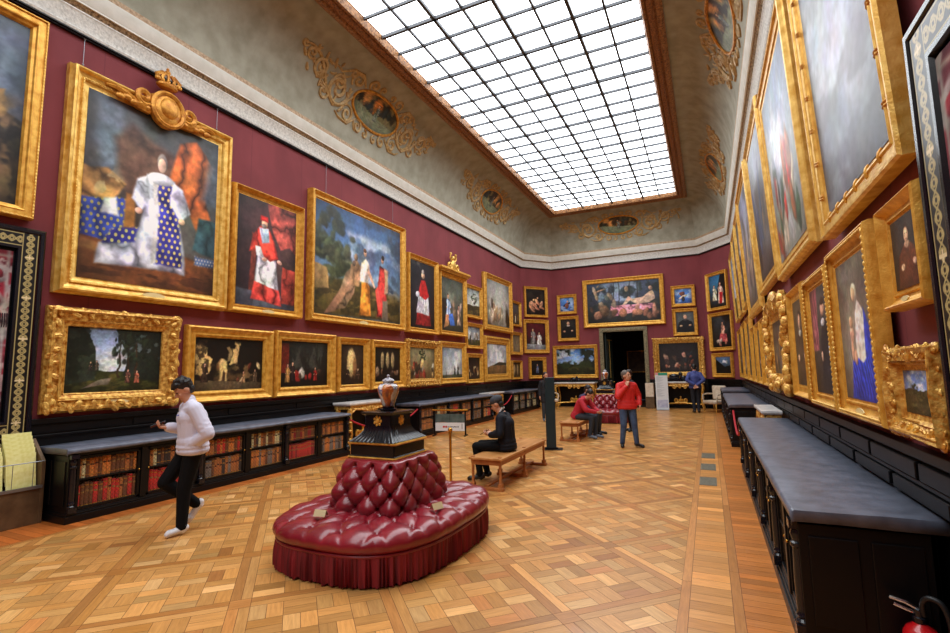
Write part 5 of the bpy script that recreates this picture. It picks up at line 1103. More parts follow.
for lab, x, y, rz in (('small folded cream card on the settee seat, left one', -3.3, 3.62, .15), ('small folded cream card on the settee seat, right one', -2.42, 4.22, 1.2)):
    mb = MB(); mb.add([(-.06, -.03, 0), (.06, -.03, 0), (.06, 0, .055), (-.06, 0, .055), (-.06, .04, 0), (.06, .04, 0)], [(0, 1, 2, 3), (3, 2, 5, 4)])
    o = mb.build('note_card', M['card'], smooth=False); o.location = (x, y, .455); o.rotation_euler[2] = rz; m = o.modifiers.new('Thick', 'SOLIDIFY'); m.thickness = .002; tag(o, lab, 'card', 'cards on the settee')

# ---------------------------------------------------------------- benches
def bench(label, x0, x1, y0, y1, H=.47, legs=3):
    w = x1 - x0; L = y1 - y0; root = thing('oak_bench', label, 'bench', ((x0 + x1) / 2, (y0 + y1) / 2, 0), 0, 'oak benches in the middle of the room')
    mb = MB(); mb.box(-w / 2, w / 2, -L / 2, L / 2, H - .035, H); mb.build('seat', M['oak_seat'], root, bevel=.008, smooth=False)
    mb = MB(); 
    for s in (-1, 1): mb.box(s * (w / 2 - .045) - .012, s * (w / 2 - .045) + .012, -L / 2 + .05, L / 2 - .05, H - .11, H - .035)
    for s in (-1, 1): mb.box(-w / 2 + .04, w / 2 - .04, s * (L / 2 - .05) - .012, s * (L / 2 - .05) + .012, H - .11, H - .035)
    mb.build('apron', M['oak'], root, bevel=.004, smooth=False)
    for i in range(legs):
        y = -L / 2 + .055 + (L - .11) * i / (legs - 1)
        for s in (-1, 1):
            x = s * (w / 2 - .05); mb = MB(); mb.lathe([(.032, 0), (.032, .05), (.024, .06), (.02, .2), (.024, .32), (.03, H - .12), (.034, H - .035)], (x, y, .045), 4, a0=PI / 4); mb.box(x - .032, x + .032, y - .032, y + .032, 0.045, .1); mb.build('leg', M['oak'], root, smooth=False)
        mb = MB(); mb.box(-w / 2, w / 2, y - .04, y + .04, 0, .045); mb.build('foot_rail', M['oak'], root, bevel=.005, smooth=False)
    mb = MB(); mb.box(-.03, .03, -L / 2 + .06, L / 2 - .06, .045, .075); mb.build('stretcher', M['oak'], root, bevel=.004, smooth=False)
    return root
bench('long oak bench in front of the dark slab, with the suited man sitting on it', -3.34, -2.80, 6.78, 8.98)
bench('shorter oak bench farther back, under the sitter in the red hooded top', -3.42, -2.92, 12.0, 14.1, .46)

# ---------------------------------------------------------------- console tables, chairs
def console(label, wall, a, b, H=1.12, dep=.62, group='gilt console tables'):
    L = b - a; c = (a + b) / 2
    if wall == 'L': loc, rz = (XL + .1, c, 0), RZ_L
    elif wall == 'R': loc, rz = (XR - .1, c, 0), RZ_R
    else: loc, rz = (c, YE - .1, 0), 0
    root = thing('console_table', label, 'table', loc, rz, group); l = L / 2
    mb = MB(); mb.box(-l, l, -dep, 0, H - .05, H); mb.box(-l + .02, l - .02, -dep + .02, 0, H - .07, H - .05); mb.build('marble_top', M['marble'], root, bevel=.012, smooth=False)
    mb = MB(); mb.box(-l + .05, l - .05, -dep + .05, -dep + .08, H - .15, H - .07); mb.box(-l + .05, -l + .08, -dep + .05, -.02, H - .15, H - .07); mb.box(l - .08, l - .05, -dep + .05, -.02, H - .15, H - .07)
    for i in range(13):
        t = -1 + 2 * i / 12; x = t * (l - .1); d = .03 + .11 * max(0, 1 - abs(t) * 2.4) + .05 * max(0, abs(t) - .75) * 4; mb.ball((x, -dep + .05, H - .14 - d * .3), (.07, .025, d * .7), 8, 6)
    for s in (-1, 1): mb.tube([(s * x * L / 2.2, -dep + .045, H - .15 + q) for x, q in spiral(.25, -.05, .1, 1.3, 2)], .022, 6); mb.tube([(s * .08, -dep + .045, H - .2), (s * .3, -dep + .045, H - .17), (s * (l - .25), -dep + .045, H - .15), (s * (l - .08), -dep + .05, H - .24)], .026, 6)
    mb.build('carved_apron', M['gold_ornate'], root)
    for sx in (-1, 1):
        for yy in (-dep + .08, -.09):
            mb = MB(); x = sx * (l - .1)
            mb.tube([(x, yy, H - .1), (x + sx * .03, yy, H - .28), (x - sx * .02, yy, H * .55), (x - sx * .05, yy, H * .35), (x, yy, .16), (x + sx * .03, yy, .03)], [.05, .06, .04, .035, .045, .05], 8)
            for q in range(4): mb.ball((x + sx * .01, yy - .01, H * (.25 + .17 * q)), (.05, .045, .035), 8, 5)
            mb.build('leg', M['gold_ornate'], root)
    mb = MB(); z = .2
    mb.tube([(-l + .12, -dep + .1, z), (-l * .4, -dep * .55, z + .02), (0, -dep * .5, z + .06), (l * .4, -dep * .55, z + .02), (l - .12, -dep + .1, z)], .024, 6); mb.box(-l + .08, l - .08, -.1, -.06, z - .02, z + .02)
    mb.ball((0, -dep * .5, z + .16), (.05, .05, .08), 10, 7); mb.ball((0, -dep * .5, z + .28), (.03, .03, .05), 8, 6)
    for s in (-1, 1): mb.tube([(s * x, -dep * .5, z + .12 + q) for x, q in spiral(.17, .03, .11, 1.4, 2.6)], .03, 6); mb.ball((s * .2, -dep * .5, z + .2), .04, 8, 6)
    mb.build('stretcher', M['gold'], root)
    return root
console('gilt console with white marble top against the far wall, left of the doorway', 'E', -6.6, -4.68, 1.14, .72)
console('gilt console with white marble top against the far wall, behind the man in blue', 'E', -2.12, -.2, 1.14, .72)
console('gilt console with marble top in the roped gap, behind the foreground vase', 'L', 8.85, 10.4, 1.08, .5)
console('gilt console with marble top in the far roped gap of the left wall', 'L', 16.75, 18.25, .92, .42)
console('gilt console with white marble top in the gap between the right bookcases', 'R', 9.85, 11.4, .98, .32)
def bronze(label, loc, s=1.0):
    mb = MB(); mb.box(-.28 * s, .28 * s, -.08, .08, 0, .04); mb.ball((-.05 * s, 0, .14 * s), (.14 * s, .06, .08 * s), 10, 7); mb.ball((.12 * s, 0, .2 * s), (.06 * s, .05, .07 * s), 8, 6); mb.tube([(-.2 * s, 0, .04), (-.12 * s, 0, .12 * s)], .025, 6); mb.tube([(.1 * s, 0, .03), (.06 * s, 0, .12 * s)], .025, 6); mb.ball((.2 * s, 0, .1 * s), (.09 * s, .05, .07 * s), 8, 6)
    o = mb.build('bronze_figure', M['black_gloss']); o.location = loc; return tag(o, label, 'sculpture', 'dark bronzes on the far consoles')
bronze('small dark bronze group on the console left of the doorway', (-5.7, 22.85, 1.14), 1.0); bronze('dark bronze group on the console right of the doorway, beside the man in blue', (-1.3, 22.85, 1.14), 1.5)
def armchair(label, x, y, rz):
    root = thing('cream_armchair', label, 'chair', (x, y, 0), rz, 'cream upholstered armchairs')
    mb = MB(); mb.box(-.31, .31, -.32, .28, .3, .44); mb.build('seat', M['cream'], root, bevel=.05)
    mb = MB(); mb.box(-.3, .3, .24, .34, .46, 1.0); mb.build('backrest', M['cream'], root, bevel=.04)
    for s in (-1, 1):
        mb = MB(); mb.tube([(s * .31, .26, .68), (s * .33, 0, .69), (s * .33, -.22, .66), (s * .32, -.26, .56), (s * .31, -.24, .42)], .03, 8); mb.build('arm', M['cream'], root)
        for yy in (-.27, .28): mb = MB(); mb.tube([(s * .27, yy, .32), (s * .29, yy * 1.05, .2), (s * .27, yy, .0)], [.035, .028, .018], 8); mb.build('leg', M['gold_pale'], root)
    return root
armchair('cream upholstered armchair by the right canted corner, beyond the right bookcases', .12, 21.5, R(-40)); armchair('cream upholstered armchair by the left canted corner, behind the dark slab', -6.55, 21.6, R(42))

# ---------------------------------------------------------------- barriers, signs, kiosk
def post(label, x, y, H=.88):
    root = thing('brass_stanchion', label, 'barrier post', (x, y, 0), 0, 'brass barrier posts')
    mb = MB(); mb.lathe([(.13, 0), (.13, .012), (.1, .022), (.03, .03), (.022, .05)], n=24); mb.build('base', M['brass'], root)
    mb = MB(); mb.lathe([(.02, .04), (.02, H - .1), (.026, H - .095), (.026, H - .075), (.018, H - .07)], n=14); mb.build('pole', M['brass'], root)
    mb = MB(); mb.ball((0, 0, H - .035), .036, 14, 10); mb.lathe([(.032, H - .075), (.032, H - .065)], n=14); mb.build('finial', M['brass'], root)
    return root
post('brass post standing alone between the foreground settee and the suited man', -3.69, 6.87)
def rope(label, pts):
    P = []
    (x0, y0, z0), (x1, y1, z1) = pts; o = Vector((x0, y0, 0))
    for i in range(15): t = i / 14; P.append((x0 + (x1 - x0) * t - o.x, y0 + (y1 - y0) * t - o.y, z0 + (z1 - z0) * t - .32 * 4 * t * (1 - t)))
    mb = MB(); mb.tube(P, .02, 8); ob = mb.build('barrier_rope', M['rope']); ob.location = o
    tag(ob, label, 'rope', 'red barrier ropes across the console gaps')
rope('red rope hung across the gap behind the foreground vase', ((-7.14, 8.66, .75), (-7.14, 11.46, .75)))
rope('red rope hung across the far gap of the left wall, behind the suited man', ((-7.14, 16.54, .75), (-7.14, 18.46, .75)))
rope('red rope hung across the gap between the right bookcases', ((.42, 9.75, .74), (.42, 12.26, .78)))
# low barrier sign
root = thing('barrier_sign', 'low black barrier sign with brass rail and white notice, before the middle bookcase', 'sign', (-6.5, 12.1, 0), R(14))
for s in (-1, 1):
    mb = MB(); mb.box(s * .43 - .02, s * .43 + .02, -.02, .02, 0, .68); mb.build('post', M['black'], root, smooth=False)
    mb = MB(); mb.box(s * .44 - .025, s * .44 + .025, -.16, .16, 0, .025); mb.build('foot', M['black'], root, smooth=False)
mb = MB(); mb.tube([(-.5, 0, .69), (.5, 0, .69)], .026, 10); mb.build('rail', M['brass'], root)
mb = MB(); mb.box(-.42, .42, -.012, .012, .36, .58); mb.build('photo_panel', mat('sign_picture', rgb(60, 78, 76), .4, 0, rgb(92, 108, 104), 6), root, smooth=False)
mb = MB(); mb.box(-.005, .005, -.02, -.012, .36, .58); mb.build('divider', M['black'], root, smooth=False)
np_ = MB(); np_.box(-.42, .42, -.016, .012, .13, .35); pn = np_.build('notice', M['white'], root, smooth=False)
def text(body, size, m, parent, loc, rot, name='lettering', align='CENTER'):
    cu = D.curves.new(name, 'FONT'); cu.body = body; cu.size = size; cu.align_x = align; cu.align_y = 'CENTER'; cu.extrude = .0006
    o = D.objects.new(name, cu); COL.objects.link(o); dg = bpy.context.evaluated_depsgraph_get(); me = D.meshes.new_from_object(o.evaluated_get(dg)); D.objects.remove(o)
    ob = link(name, me, m, parent); ob.location = loc; ob.rotation_euler = rot; return ob
M['ink_red'] = mat('ink_red', rgb(190, 40, 36), .6); M['ink'] = mat('ink_grey', rgb(70, 70, 78), .6)
mb = MB(); mb.box(-.2, -.145, -.019, -.016, .215, .265); mb.box(-.13, -.075, -.019, -.016, .215, .265); mb.build('red_marks', M['ink_red'], pn, smooth=False)
mb = MB()
for i in range(9): mb.box(-.055 + i * .034, -.03 + i * .034, -.019, -.016, .222 + .006 * (i % 2), .258 - .006 * ((i + 1) % 3))
mb.box(.33, .345, -.019, -.016, .18, .3); mb.box(.325, .35, -.019, -.016, .305, .325); mb.build('grey_marks', M['ink'], pn, smooth=False)
# dark slab kiosk
root = thing('slab_kiosk', 'tall narrow dark teal slab standing on the floor between the two benches', 'kiosk', (-3.25, 10.77, 0), R(14))
mb = MB(); mb.box(-.105, .105, -.05, .05, .03, 1.57); mb.build('panel', M['teal'], root, bevel=.006, smooth=False)
mb = MB(); mb.box(-.2, .24, -.17, .17, 0, .012); mb.box(-.14, .14, -.06, .06, .012, .04); mb.build('base_plate', M['black'], root, smooth=False)
mb = MB(); mb.box(-.109, -.104, -.05, .05, .05, 1.56); mb.build('edge_strip', M['black_gloss'], root, smooth=False)
# white information panel at the far console
root = thing('information_panel', 'white upright information panel with green top, in front of the far console', 'sign', (-1.82, 21.95, 0), R(4))
mb = MB(); mb.box(-.24, .24, -.02, .02, .02, 1.52); mb.build('board', mat('info_board', rgb(222, 226, 228), .5), root, bevel=.004, smooth=False)
mb = MB(); mb.box(-.12, .24, -.025, -.02, 1.42, 1.53); mb.build('green_header', mat('info_green', rgb(50, 150, 120), .5), root, smooth=False)
mb = MB(); mb.box(-.24, -.12, -.025, -.02, 1.44, 1.53); mb.build('pink_header', mat('info_pink', rgb(222, 150, 150), .5), root, smooth=False)
mb = MB()
for i in range(26):
    if i in (7, 15): continue
    mb.box(-.19, -.19 + .12 + .2 * ((i * 37) % 10) / 10, -.0225, -.02, 1.36 - i * .032, 1.368 - i * .032)
mb.build('printed_lines', mat('info_text', rgb(150, 154, 160), .6), root, smooth=False)
mb = MB(); mb.box(-.2, .2, -.023, -.02, .1, .42); mb.build('picture_block', mat('info_picture', rgb(170, 172, 200), .6, 0, rgb(200, 204, 220), 8), root, smooth=False)
mb = MB(); mb.box(-.25, .25, -.14, .14, 0, .02); mb.build('foot', M['steel'], root, smooth=False)
# low pedestal beside the door
root = thing('door_pedestal', 'low pedestal with a cream block on a brown foot, right of the doorway', 'pedestal', (-2.38, 22.8, 0), 0)
mb = MB(); mb.box(-.18, .18, -.2, .2, 0, .5); mb.build('foot', M['bronze_box'], root, bevel=.01, smooth=False)
mb = MB(); mb.box(-.165, .165, -.185, .185, .5, 1.08); mb.build('block', M['cream'], root, bevel=.01, smooth=False)
# floor grilles in the border strip
for i, (y, lab) in enumerate(((10.95, 'small dark floor grille in the border boards, farthest of three'), (9.75, 'small dark floor grille in the border boards, middle of three'), (8.55, 'small dark floor grille in the border boards, nearest of three'))):
    mb = MB(); mb.box(-.12, .12, -.3, .3, 0, .004)
    for k in range(11): mb.box(-.11, .11, -.28 + k * .054, -.255 + k * .054, .004, .007)
    o = mb.build('floor_grille', M['grille'], smooth=False); o.location = (-.12, y, 0.001); tag(o, lab, 'grille', 'floor grilles')
# leaflet box at lower left
root = thing('leaflet_box', 'bronzed wooden box at the lower left edge holding yellow sheets', 'box', (-7.62, 2.86, 0), RZ_L)
mb = MB(); mb.box(-.5, .5, -.12, -.1, 0, .42); mb.box(-.5, .5, .12, .14, 0, .9)
mb.box(-.5, .5, -.1, .12, 0, .04); mb.build('front', M['bronze_box'], root, bevel=.004, smooth=False)
for s in (-1, 1):
    mb = MB(); x = s * .5; w = .02
    mb.add([(x - w, -.13, 0), (x + w, -.13, 0), (x + w, -.13, .74), (x - w, -.13, .74), (x - w, .15, 0), (x + w, .15, 0), (x + w, .15, 1.0), (x - w, .15, 1.0)], [(0, 1, 2, 3), (4, 7, 6, 5), (0, 4, 5, 1), (3, 2, 6, 7), (0, 3, 7, 4), (1, 5, 6, 2)]); mb.build('side', M['bronze_box'], root, bevel=.004, smooth=False)
mb = MB(); mb.box(-.5, .5, -.135, -.1, .42, .455); mb.build('ledge', M['steel'], root, smooth=False)
mb = MB(); mb.tube([(-.5, -.125, .74), (.5, -.125, .74)], .006, 6)
for i in range(5): x = -.4 + i * .2; mb.tube([(x, -.125, .45), (x, -.125, .74)], .004, 5)
mb.build('wire_front', M['steel'], root)
ym = MB(); ym.box(-.145, .145, -.0015, .0015, 0, .42); ysh = ym.mesh('sheet', False); ysh.materials.append(M['paper_y'])
k = 0
for c, xx in enumerate((-.32, .0, .32)):
    for r in range(6):
        o = D.objects.new('yellow_sheet', ysh); COL.objects.link(o); y_ = -.06 + r * .028
        p = Matrix.Rotation(RZ_L, 4, 'Z') @ Vector((xx, y_, 0)); o.location = (-7.62 + p.x, 2.86 + p.y, .05 + .06 * r + (.36 if r else .36)); o.location.z = .42 + .045 * r + .012 * c; o.rotation_euler = (R(-8), 0, RZ_L)
        if r == 0: o.location.z = .43
        tag(o, f'yellow printed sheet in the box at lower left, {ORD[r]} from the front, {("left", "middle", "right")[c]} stack', 'leaflet', 'yellow sheets in the leaflet box')
# fire extinguisher at lower right
root = thing('fire_extinguisher', 'red fire extinguisher on the floor at the lower right corner', 'extinguisher', (.945, 3.57, 0), R(-20)); root.scale = (1.03, 1.03, 1.0)
mb = MB(); mb.lathe([(.07, 0), (.078, .01), (.08, .03), (.08, .27), (.076, .3), (.06, .33), (.035, .347), (.03, .36)], n=28); mb.build('body', M['ext_red'], root)
mb = MB(); mb.lathe([(.03, .355), (.034, .36), (.034, .385), (.022, .39), (.022, .42)], n=16); mb.build('valve', M['black_gloss'], root)
mb = MB(); mb.tube([(.0, 0, .40), (-.05, -.01, .415), (-.1, -.015, .43)], .011, 8); mb.tube([(.0, 0, .425), (-.05, -.01, .45), (-.115, -.015, .462)], .011, 8); mb.build('handle', M['chrome'], root)
hq = [(.02, -.01, .40), (.02, -.03, .47), (.05, -.05, .51), (.1, -.06, .49), (.125, -.06, .38), (.12, -.05, .2), (.1, -.06, .1)]
def catmull(P, n=8):
    out = []
    for i in range(len(P) - 1):
        a, b, c, d = [V_(P[max(0, min(len(P) - 1, i + k))]) for k in (-1, 0, 1, 2)]
        for k in range(n): t = k / n; out.append(.5 * ((2 * b) + (c - a) * t + (2 * a - 5 * b + 4 * c - d) * t * t + (3 * b - a - 3 * c + d) * t ** 3))
    return out + [V_(P[-1])]
V_ = Vector
mb = MB(); mb.tube(catmull(hq), .014, 10); mb.build('hose', M['rubber'], root)
mb = MB(); mb.lathe([(.012, 0), (.02, .02), (.02, .1), (.012, .12)], (.1, -.06, .02), 12); mb.build('nozzle', M['rubber'], root)
mb = MB(); mb.box(-.045, .045, -.0835, -.07, .13, .24); mb.build('label_plate', M['white'], root, smooth=False)
# ---------------------------------------------------------------- people
def organic(name, mb, voxel, m, parent, smooth=6, fac=.5):
    me = mb.mesh(name + '_raw', False); o = D.objects.new(name + '_raw', me); COL.objects.link(o)
    r = o.modifiers.new('R', 'REMESH'); r.mode = 'VOXEL'; r.voxel_size = voxel; r.use_smooth_shade = True
    s = o.modifiers.new('S', 'SMOOTH'); s.iterations = smooth; s.factor = fac
    dg = bpy.context.evaluated_depsgraph_get(); me2 = D.meshes.new_from_object(o.evaluated_get(dg)); me2.name = name
    D.objects.remove(o); D.meshes.remove(me)
    me2.polygons.foreach_set('use_smooth', [True] * len(me2.polygons)); me2.materials.clear()
    return link(name, me2, m, parent)
SKIN = mat('skin', rgb(206, 150, 118), .5, 0, rgb(192, 134, 104), 9)
SKIN_D = mat('skin_tanned', rgb(176, 116, 84), .5, 0, rgb(160, 100, 72), 9)
HAIRM = mat('black_hair', rgb(20, 17, 16), .45, bump=.9, bscale=70)
EYE = mat('eye_dark', rgb(24, 18, 16), .25); LIP = mat('lip', rgb(158, 88, 78), .5)
V3 = Vector
def person(label, loc, heading, pose, wear, vox=.008, skin=SKIN, hair=HAIRM, hairstyle='short', scale=1.0, female=False):
    root = thing('person', label, 'person', loc, heading); root.scale = (scale,) * 3
    J = dict(pelvis=(0, 0, .93), chest=(0, 0, 1.27), neck=(0, 0, 1.47), head=(.03, 0, 1.625), hy=0.0, hp=0.0)
    for s, n in ((1, 'l'), (-1, 'r')):
        J.update({'sh' + n: (0, s * .175, 1.375), 'el' + n: (-.02, s * .235, 1.13), 'wr' + n: (.04, s * .24, .89), 'hip' + n: (0, s * .09, .91), 'kn' + n: (.02, s * .1, .5), 'an' + n: (-.02, s * .1, .09), 'toe' + n: (.14, s * .12, .03), 'curl' + n: .5, 'palm' + n: (0, -s, 0)})
    J.update(pose); g = {k: V3(v) if isinstance(v, tuple) else v for k, v in J.items()}
    lat = (g['shl'] - g['shr']).normalized(); latp = (g['hipl'] - g['hipr']).normalized()
    # --- the body: one continuous surface, head to feet
    b = MB(); k = .9 if female else 1.0
    for s in (-1, 1):
        b.capsule(g['pelvis'] + latp * .06 * s, .1, g['chest'] + lat * .075 * s, .105 * k)
    b.capsule(g['chest'], .11, g['neck'] - (g['neck'] - g['chest']) * .2, .075); b.capsule(g['neck'] - (g['neck'] - g['chest']) * .1, .062, g['head'] - V3((.02, 0, .06)), .052)
    for n in 'lr':
        b.capsule(g['chest'] + (g['neck'] - g['chest']) * .6, .06, g['sh' + n], .055); b.capsule(g['sh' + n], .052, g['el' + n], .04); b.capsule(g['el' + n], .04, g['wr' + n], .027)
        b.capsule(g['pelvis'], .1, g['hip' + n], .09); b.capsule(g['hip' + n], .085, g['kn' + n], .055); b.capsule(g['kn' + n], .053, g['an' + n], .036); b.capsule(g['an' + n] - V3((0, 0, .02)), .035, g['toe' + n], .026)
        # hand: palm, four unequal bent fingers, thumb from the side of the palm
        fd = (g.get('hd' + n) or (g['wr' + n] - g['el' + n])).normalized(); pn = g['palm' + n]; pn = (pn - fd * pn.dot(fd)).normalized(); sd = fd.cross(pn)
        if n == 'l': sd = -sd
        W = g['wr' + n]; c = g['curl' + n]
        for q in (-.026, 0, .026): b.capsule(W + fd * .01 + sd * q * .7, .016, W + fd * .085 + sd * q, .013)
        for q, ln in ((.033, .06), (.011, .072), (-.011, .066), (-.032, .05)):
            p0 = W + fd * .085 + sd * q; d1 = (fd * math.cos(c * .7) + pn * math.sin(c * .7)); p1 = p0 + d1 * ln * .55; d2 = (fd * math.cos(c * 1.7) + pn * math.sin(c * 1.7)); p2 = p1 + d2 * ln * .55
            b.capsule(p0, .0095, p1, .009, 8, 3); b.capsule(p1, .009, p2, .0075, 8, 3)
        t0 = W + fd * .03 + sd * .03; t1 = t0 + (fd * .7 + sd * .6 + pn * .35).normalized() * .042; t2 = t1 + (fd * .9 + pn * .5).normalized() * .03
        b.capsule(t0, .014, t1, .011, 8, 3); b.capsule(t1, .011, t2, .0085, 8, 3)
    # head
    HM = Matrix.Rotation(g['hy'], 3, 'Z') @ Matrix.Rotation(g['hp'], 3, 'Y'); hc = g['head']
    def hp(x, y, z): return hc + HM @ V3((x, y, z))
    b.ball(hp(-.012, 0, .02), (.098, .077, .098), 20, 14, HM); b.ball(hp(.03, 0, -.05), (.062, .056, .072), 16, 12, HM); b.ball(hp(.058, 0, -.095), (.026, .03, .02), 10, 8, HM)
    b.capsule(hp(.084, 0, .012), .01, hp(.108, 0, -.028), .014, 8, 3); b.ball(hp(.088, 0, -.034), (.016, .02, .011), 8, 6, HM); b.capsule(hp(.08, -.035, .024), .01, hp(.08, .035, .024), .01, 8, 3)
    for s in (-1, 1): b.ball(hp(-.01, s * .078, -.012), (.026, .012, .034), 10, 8, HM); b.ball(hp(.064, s * .035, -.03), (.022, .022, .02), 10, 8, HM)
    body = organic('body', b, vox, skin, root, 5, .45)
    for s in (-1, 1): e = MB(); e.ball(hp(.084, s * .031, .002), (.007, .014, .008), 10, 6, HM); e.build('eye', EYE, root)
    e = MB(); e.ball(hp(.086, 0, -.064), (.009, .024, .008), 10, 6, HM); e.build('lips', LIP, root)
    # hair
    rng = random.Random(label); b = MB()
    if hairstyle != 'none':
        b.ball(hp(-.026, 0, .04), (.1, .086, .096), 16, 12, HM); b.ball(hp(-.06, 0, -.02), (.055, .07, .07), 12, 8, HM)
        for i in range(46 if hairstyle == 'full' else 24):
            a = rng.uniform(-2.6, 2.6); z = rng.uniform(.05, .12) if hairstyle == 'full' else rng.uniform(.03, .1); rr_ = math.sqrt(max(.05, 1 - (z / .14) ** 2)); r = .026 if hairstyle == 'full' else .014
            b.ball(hp(-.03 + .09 * rr_ * math.cos(a), .082 * rr_ * math.sin(a), z + .012), (r, r, r * .8), 7, 5)
        if hairstyle == 'full':
            for q in (-.05, -.02, .015, .05): b.capsule(hp(.05, q, .095), .024, hp(.088, q * .9, .062), .012, 8, 3)
        if hairstyle == 'long':
            for q in (-.06, -.03, 0, .03, .06): b.capsule(hp(-.06, q, .02), .04, hp(-.075, q * 1.1, -.2), .03, 10, 3)
        organic('hair', b, vox, hair, root, 2, .4)
    # clothes
    w = wear; tr = w.get('top_r', 1.0)
    b = MB()
    tb = g['pelvis'] + (g['chest'] - g['pelvis']) * w.get('hem', .1)
    ax = (g['chest'] - tb).normalized(); t2 = tb + ax * .1
    for s in (-1, 1): b.capsule(t2 + latp * .06 * s, .112 * tr, g['chest'] + lat * .07 * s, .112 * tr * k)
    b.capsule(t2, .122 * tr, g['chest'], .126 * tr * k); b.ball(t2, (.13 * tr, .185 * tr * w.get('hipw', 1), .13), 18, 12, Matrix((lat.cross(ax), lat, ax)).transposed()); fw_ = lat.cross(ax)
    LM = Matrix((fw_, lat, ax)).transposed(); 
    for dz in (0, .045): b.tube([tb + LM @ V3((.1 * tr * math.cos(2 * PI * q / 24), .152 * tr * w.get('hipw', 1) * math.sin(2 * PI * q / 24), dz)) for q in range(24)], .045, 8, True)
    b.ball(tb + ax * .04, (.12 * tr, .17 * tr, .05), 14, 8, LM); b.ball(g['chest'], (.128 * tr, .178 * tr * k, .14), 18, 12, LM)
    b.capsule(g['chest'], .115 * tr, g['neck'] - (g['neck'] - g['chest']) * .3, .085); b.capsule(g['neck'] - (g['neck'] - g['chest']) * .25, .078, g['neck'] + V3((0, 0, -.005 + w.get('collar', .0))), .062)
    for n in 'lr':
        sh, el, wr = g['sh' + n], g['el' + n], g['wr' + n]
        b.capsule(g['neck'] - (g['neck'] - g['chest']) * .14, .056, sh, .064 * tr); b.capsule(g['chest'] + (g['neck'] - g['chest']) * .35, .09 * tr, sh, .066 * tr); b.capsule(sh, .068 * tr, el, .059 * tr); e2 = el + (wr - el) * w.get('sleeve', .93)
        b.capsule(el, .058 * tr, e2 - (e2 - el) * .1, .046 * tr); b.capsule(e2 - (e2 - el) * .14, .048 * tr, e2, .038)
        for q in range(4): f = (q + .6) / 5; p = el + (e2 - el) * f; b.ball(p, (.056 * tr * (1 - .12 * f),) * 3, 10, 6)      # soft sleeve folds
        for q in range(3): p = sh + (el - sh) * (.55 + .17 * q); b.ball(p, (.066 * tr,) * 3, 10, 6)
    if w.get('hood'): b.capsule(g['neck'] - g['pelvis'].normalized() * 0 + V3((-.06, -.07, .01)), .05, g['neck'] + V3((-.06, .07, .01)), .05)
    if w.get('skirt'):
        for s in (-1, 1): b.capsule(tb + latp * .08 * s, .11 * tr, tb + latp * .09 * s - (g['chest'] - g['pelvis']).normalized() * w['skirt'], .115 * tr)
    organic(w.get('top_name', 'jacket'), b, vox, w['top'], root, 7, .5)
    b = MB(); sl = w.get('leg_r', 1.0)
    b.capsule(g['pelvis'] + latp * .06 + V3((0, 0, .02)), .114, g['pelvis'] - latp * .06 + V3((0, 0, .02)), .114)
    for n in 'lr':
        b.capsule(g['hip' + n], .093 * sl, g['kn' + n], .07 * sl); a2 = g['an' + n] + (g['kn' + n] - g['an' + n]) * w.get('cuff', .02); b.capsule(g['kn' + n], .069 * sl, a2, .052 * sl); b.capsule(g['pelvis'], .11, g['hip' + n], .1 * sl)
        for q in range(4): b.ball(g['kn' + n] + (a2 - g['kn' + n]) * (.25 + .2 * q), (.064 * sl - .003 * q,) * 3, 10, 6)
    organic('trousers', b, vox, w['bottom'], root, 4, .45)
    for n in 'lr':
        b = MB(); d = (g['toe' + n] - g['an' + n]); d = d.normalized(); up = V3((0, 0, 1)); up = (up - d * up.dot(d)).normalized() if abs(d.z) < .95 else V3((1, 0, 0))
        hl = g['an' + n] - V3((0, 0, .0)) ; b.capsule(hl - up * .025 - d * .03, .042, g['toe' + n] + up * .008, .034); b.capsule(hl + up * .01, .046, hl - up * .03, .045); b.ball(g['toe' + n] - d * .03 + up * .01, (.05, .045, .035), 10, 8)
        sh = organic('shoe', b, vox, w['shoe'], root, 4, .45)
    return root, g, hp
CL = {}
CL['white'] = mat('white_sweatshirt', rgb(216, 214, 230), .85, bump=.3, bscale=25, sheen=.2)
CL['blackt'] = mat('black_trousers', rgb(9, 9, 11), .85, spec=.2); CL['suit'] = mat('navy_black_suit', rgb(18, 20, 29), .75, spec=.25); CL['redj'] = mat('red_jacket', rgb(206, 34, 32), .65, bump=.25, bscale=30)
CL['redh'] = mat('red_hooded_top', rgb(176, 28, 44), .8, bump=.25, bscale=30); CL['jean'] = mat('blue_denim', rgb(72, 94, 128), .8, 0, rgb(50, 68, 100), 7); CL['darkj'] = mat('dark_denim', rgb(44, 52, 62), .8)
CL['blue'] = mat('blue_shirt', rgb(66, 78, 142), .75, 0, rgb(52, 60, 118), 7, bump=.2, bscale=30); CL['navy'] = mat('navy_trousers', rgb(20, 24, 36), .8); CL['purple'] = mat('dark_purple_coat', rgb(54, 44, 76), .8); CL['coat'] = mat('black_coat', rgb(24, 24, 30), .8)
CL['wshoe'] = mat('white_trainers', rgb(226, 226, 228), .5); CL['bshoe'] = mat('black_shoes', rgb(18, 18, 20), .4); CL['gshoe'] = mat('grey_shoes', rgb(96, 104, 116), .6)
HGREY = mat('grey_hair', rgb(96, 84, 76), .6, bump=.9, bscale=70); HBR = mat('dark_brown_hair', rgb(40, 26, 20), .5, bump=.9, bscale=70); CAPM = mat('dark_grey_cap', rgb(58, 60, 66), .8)

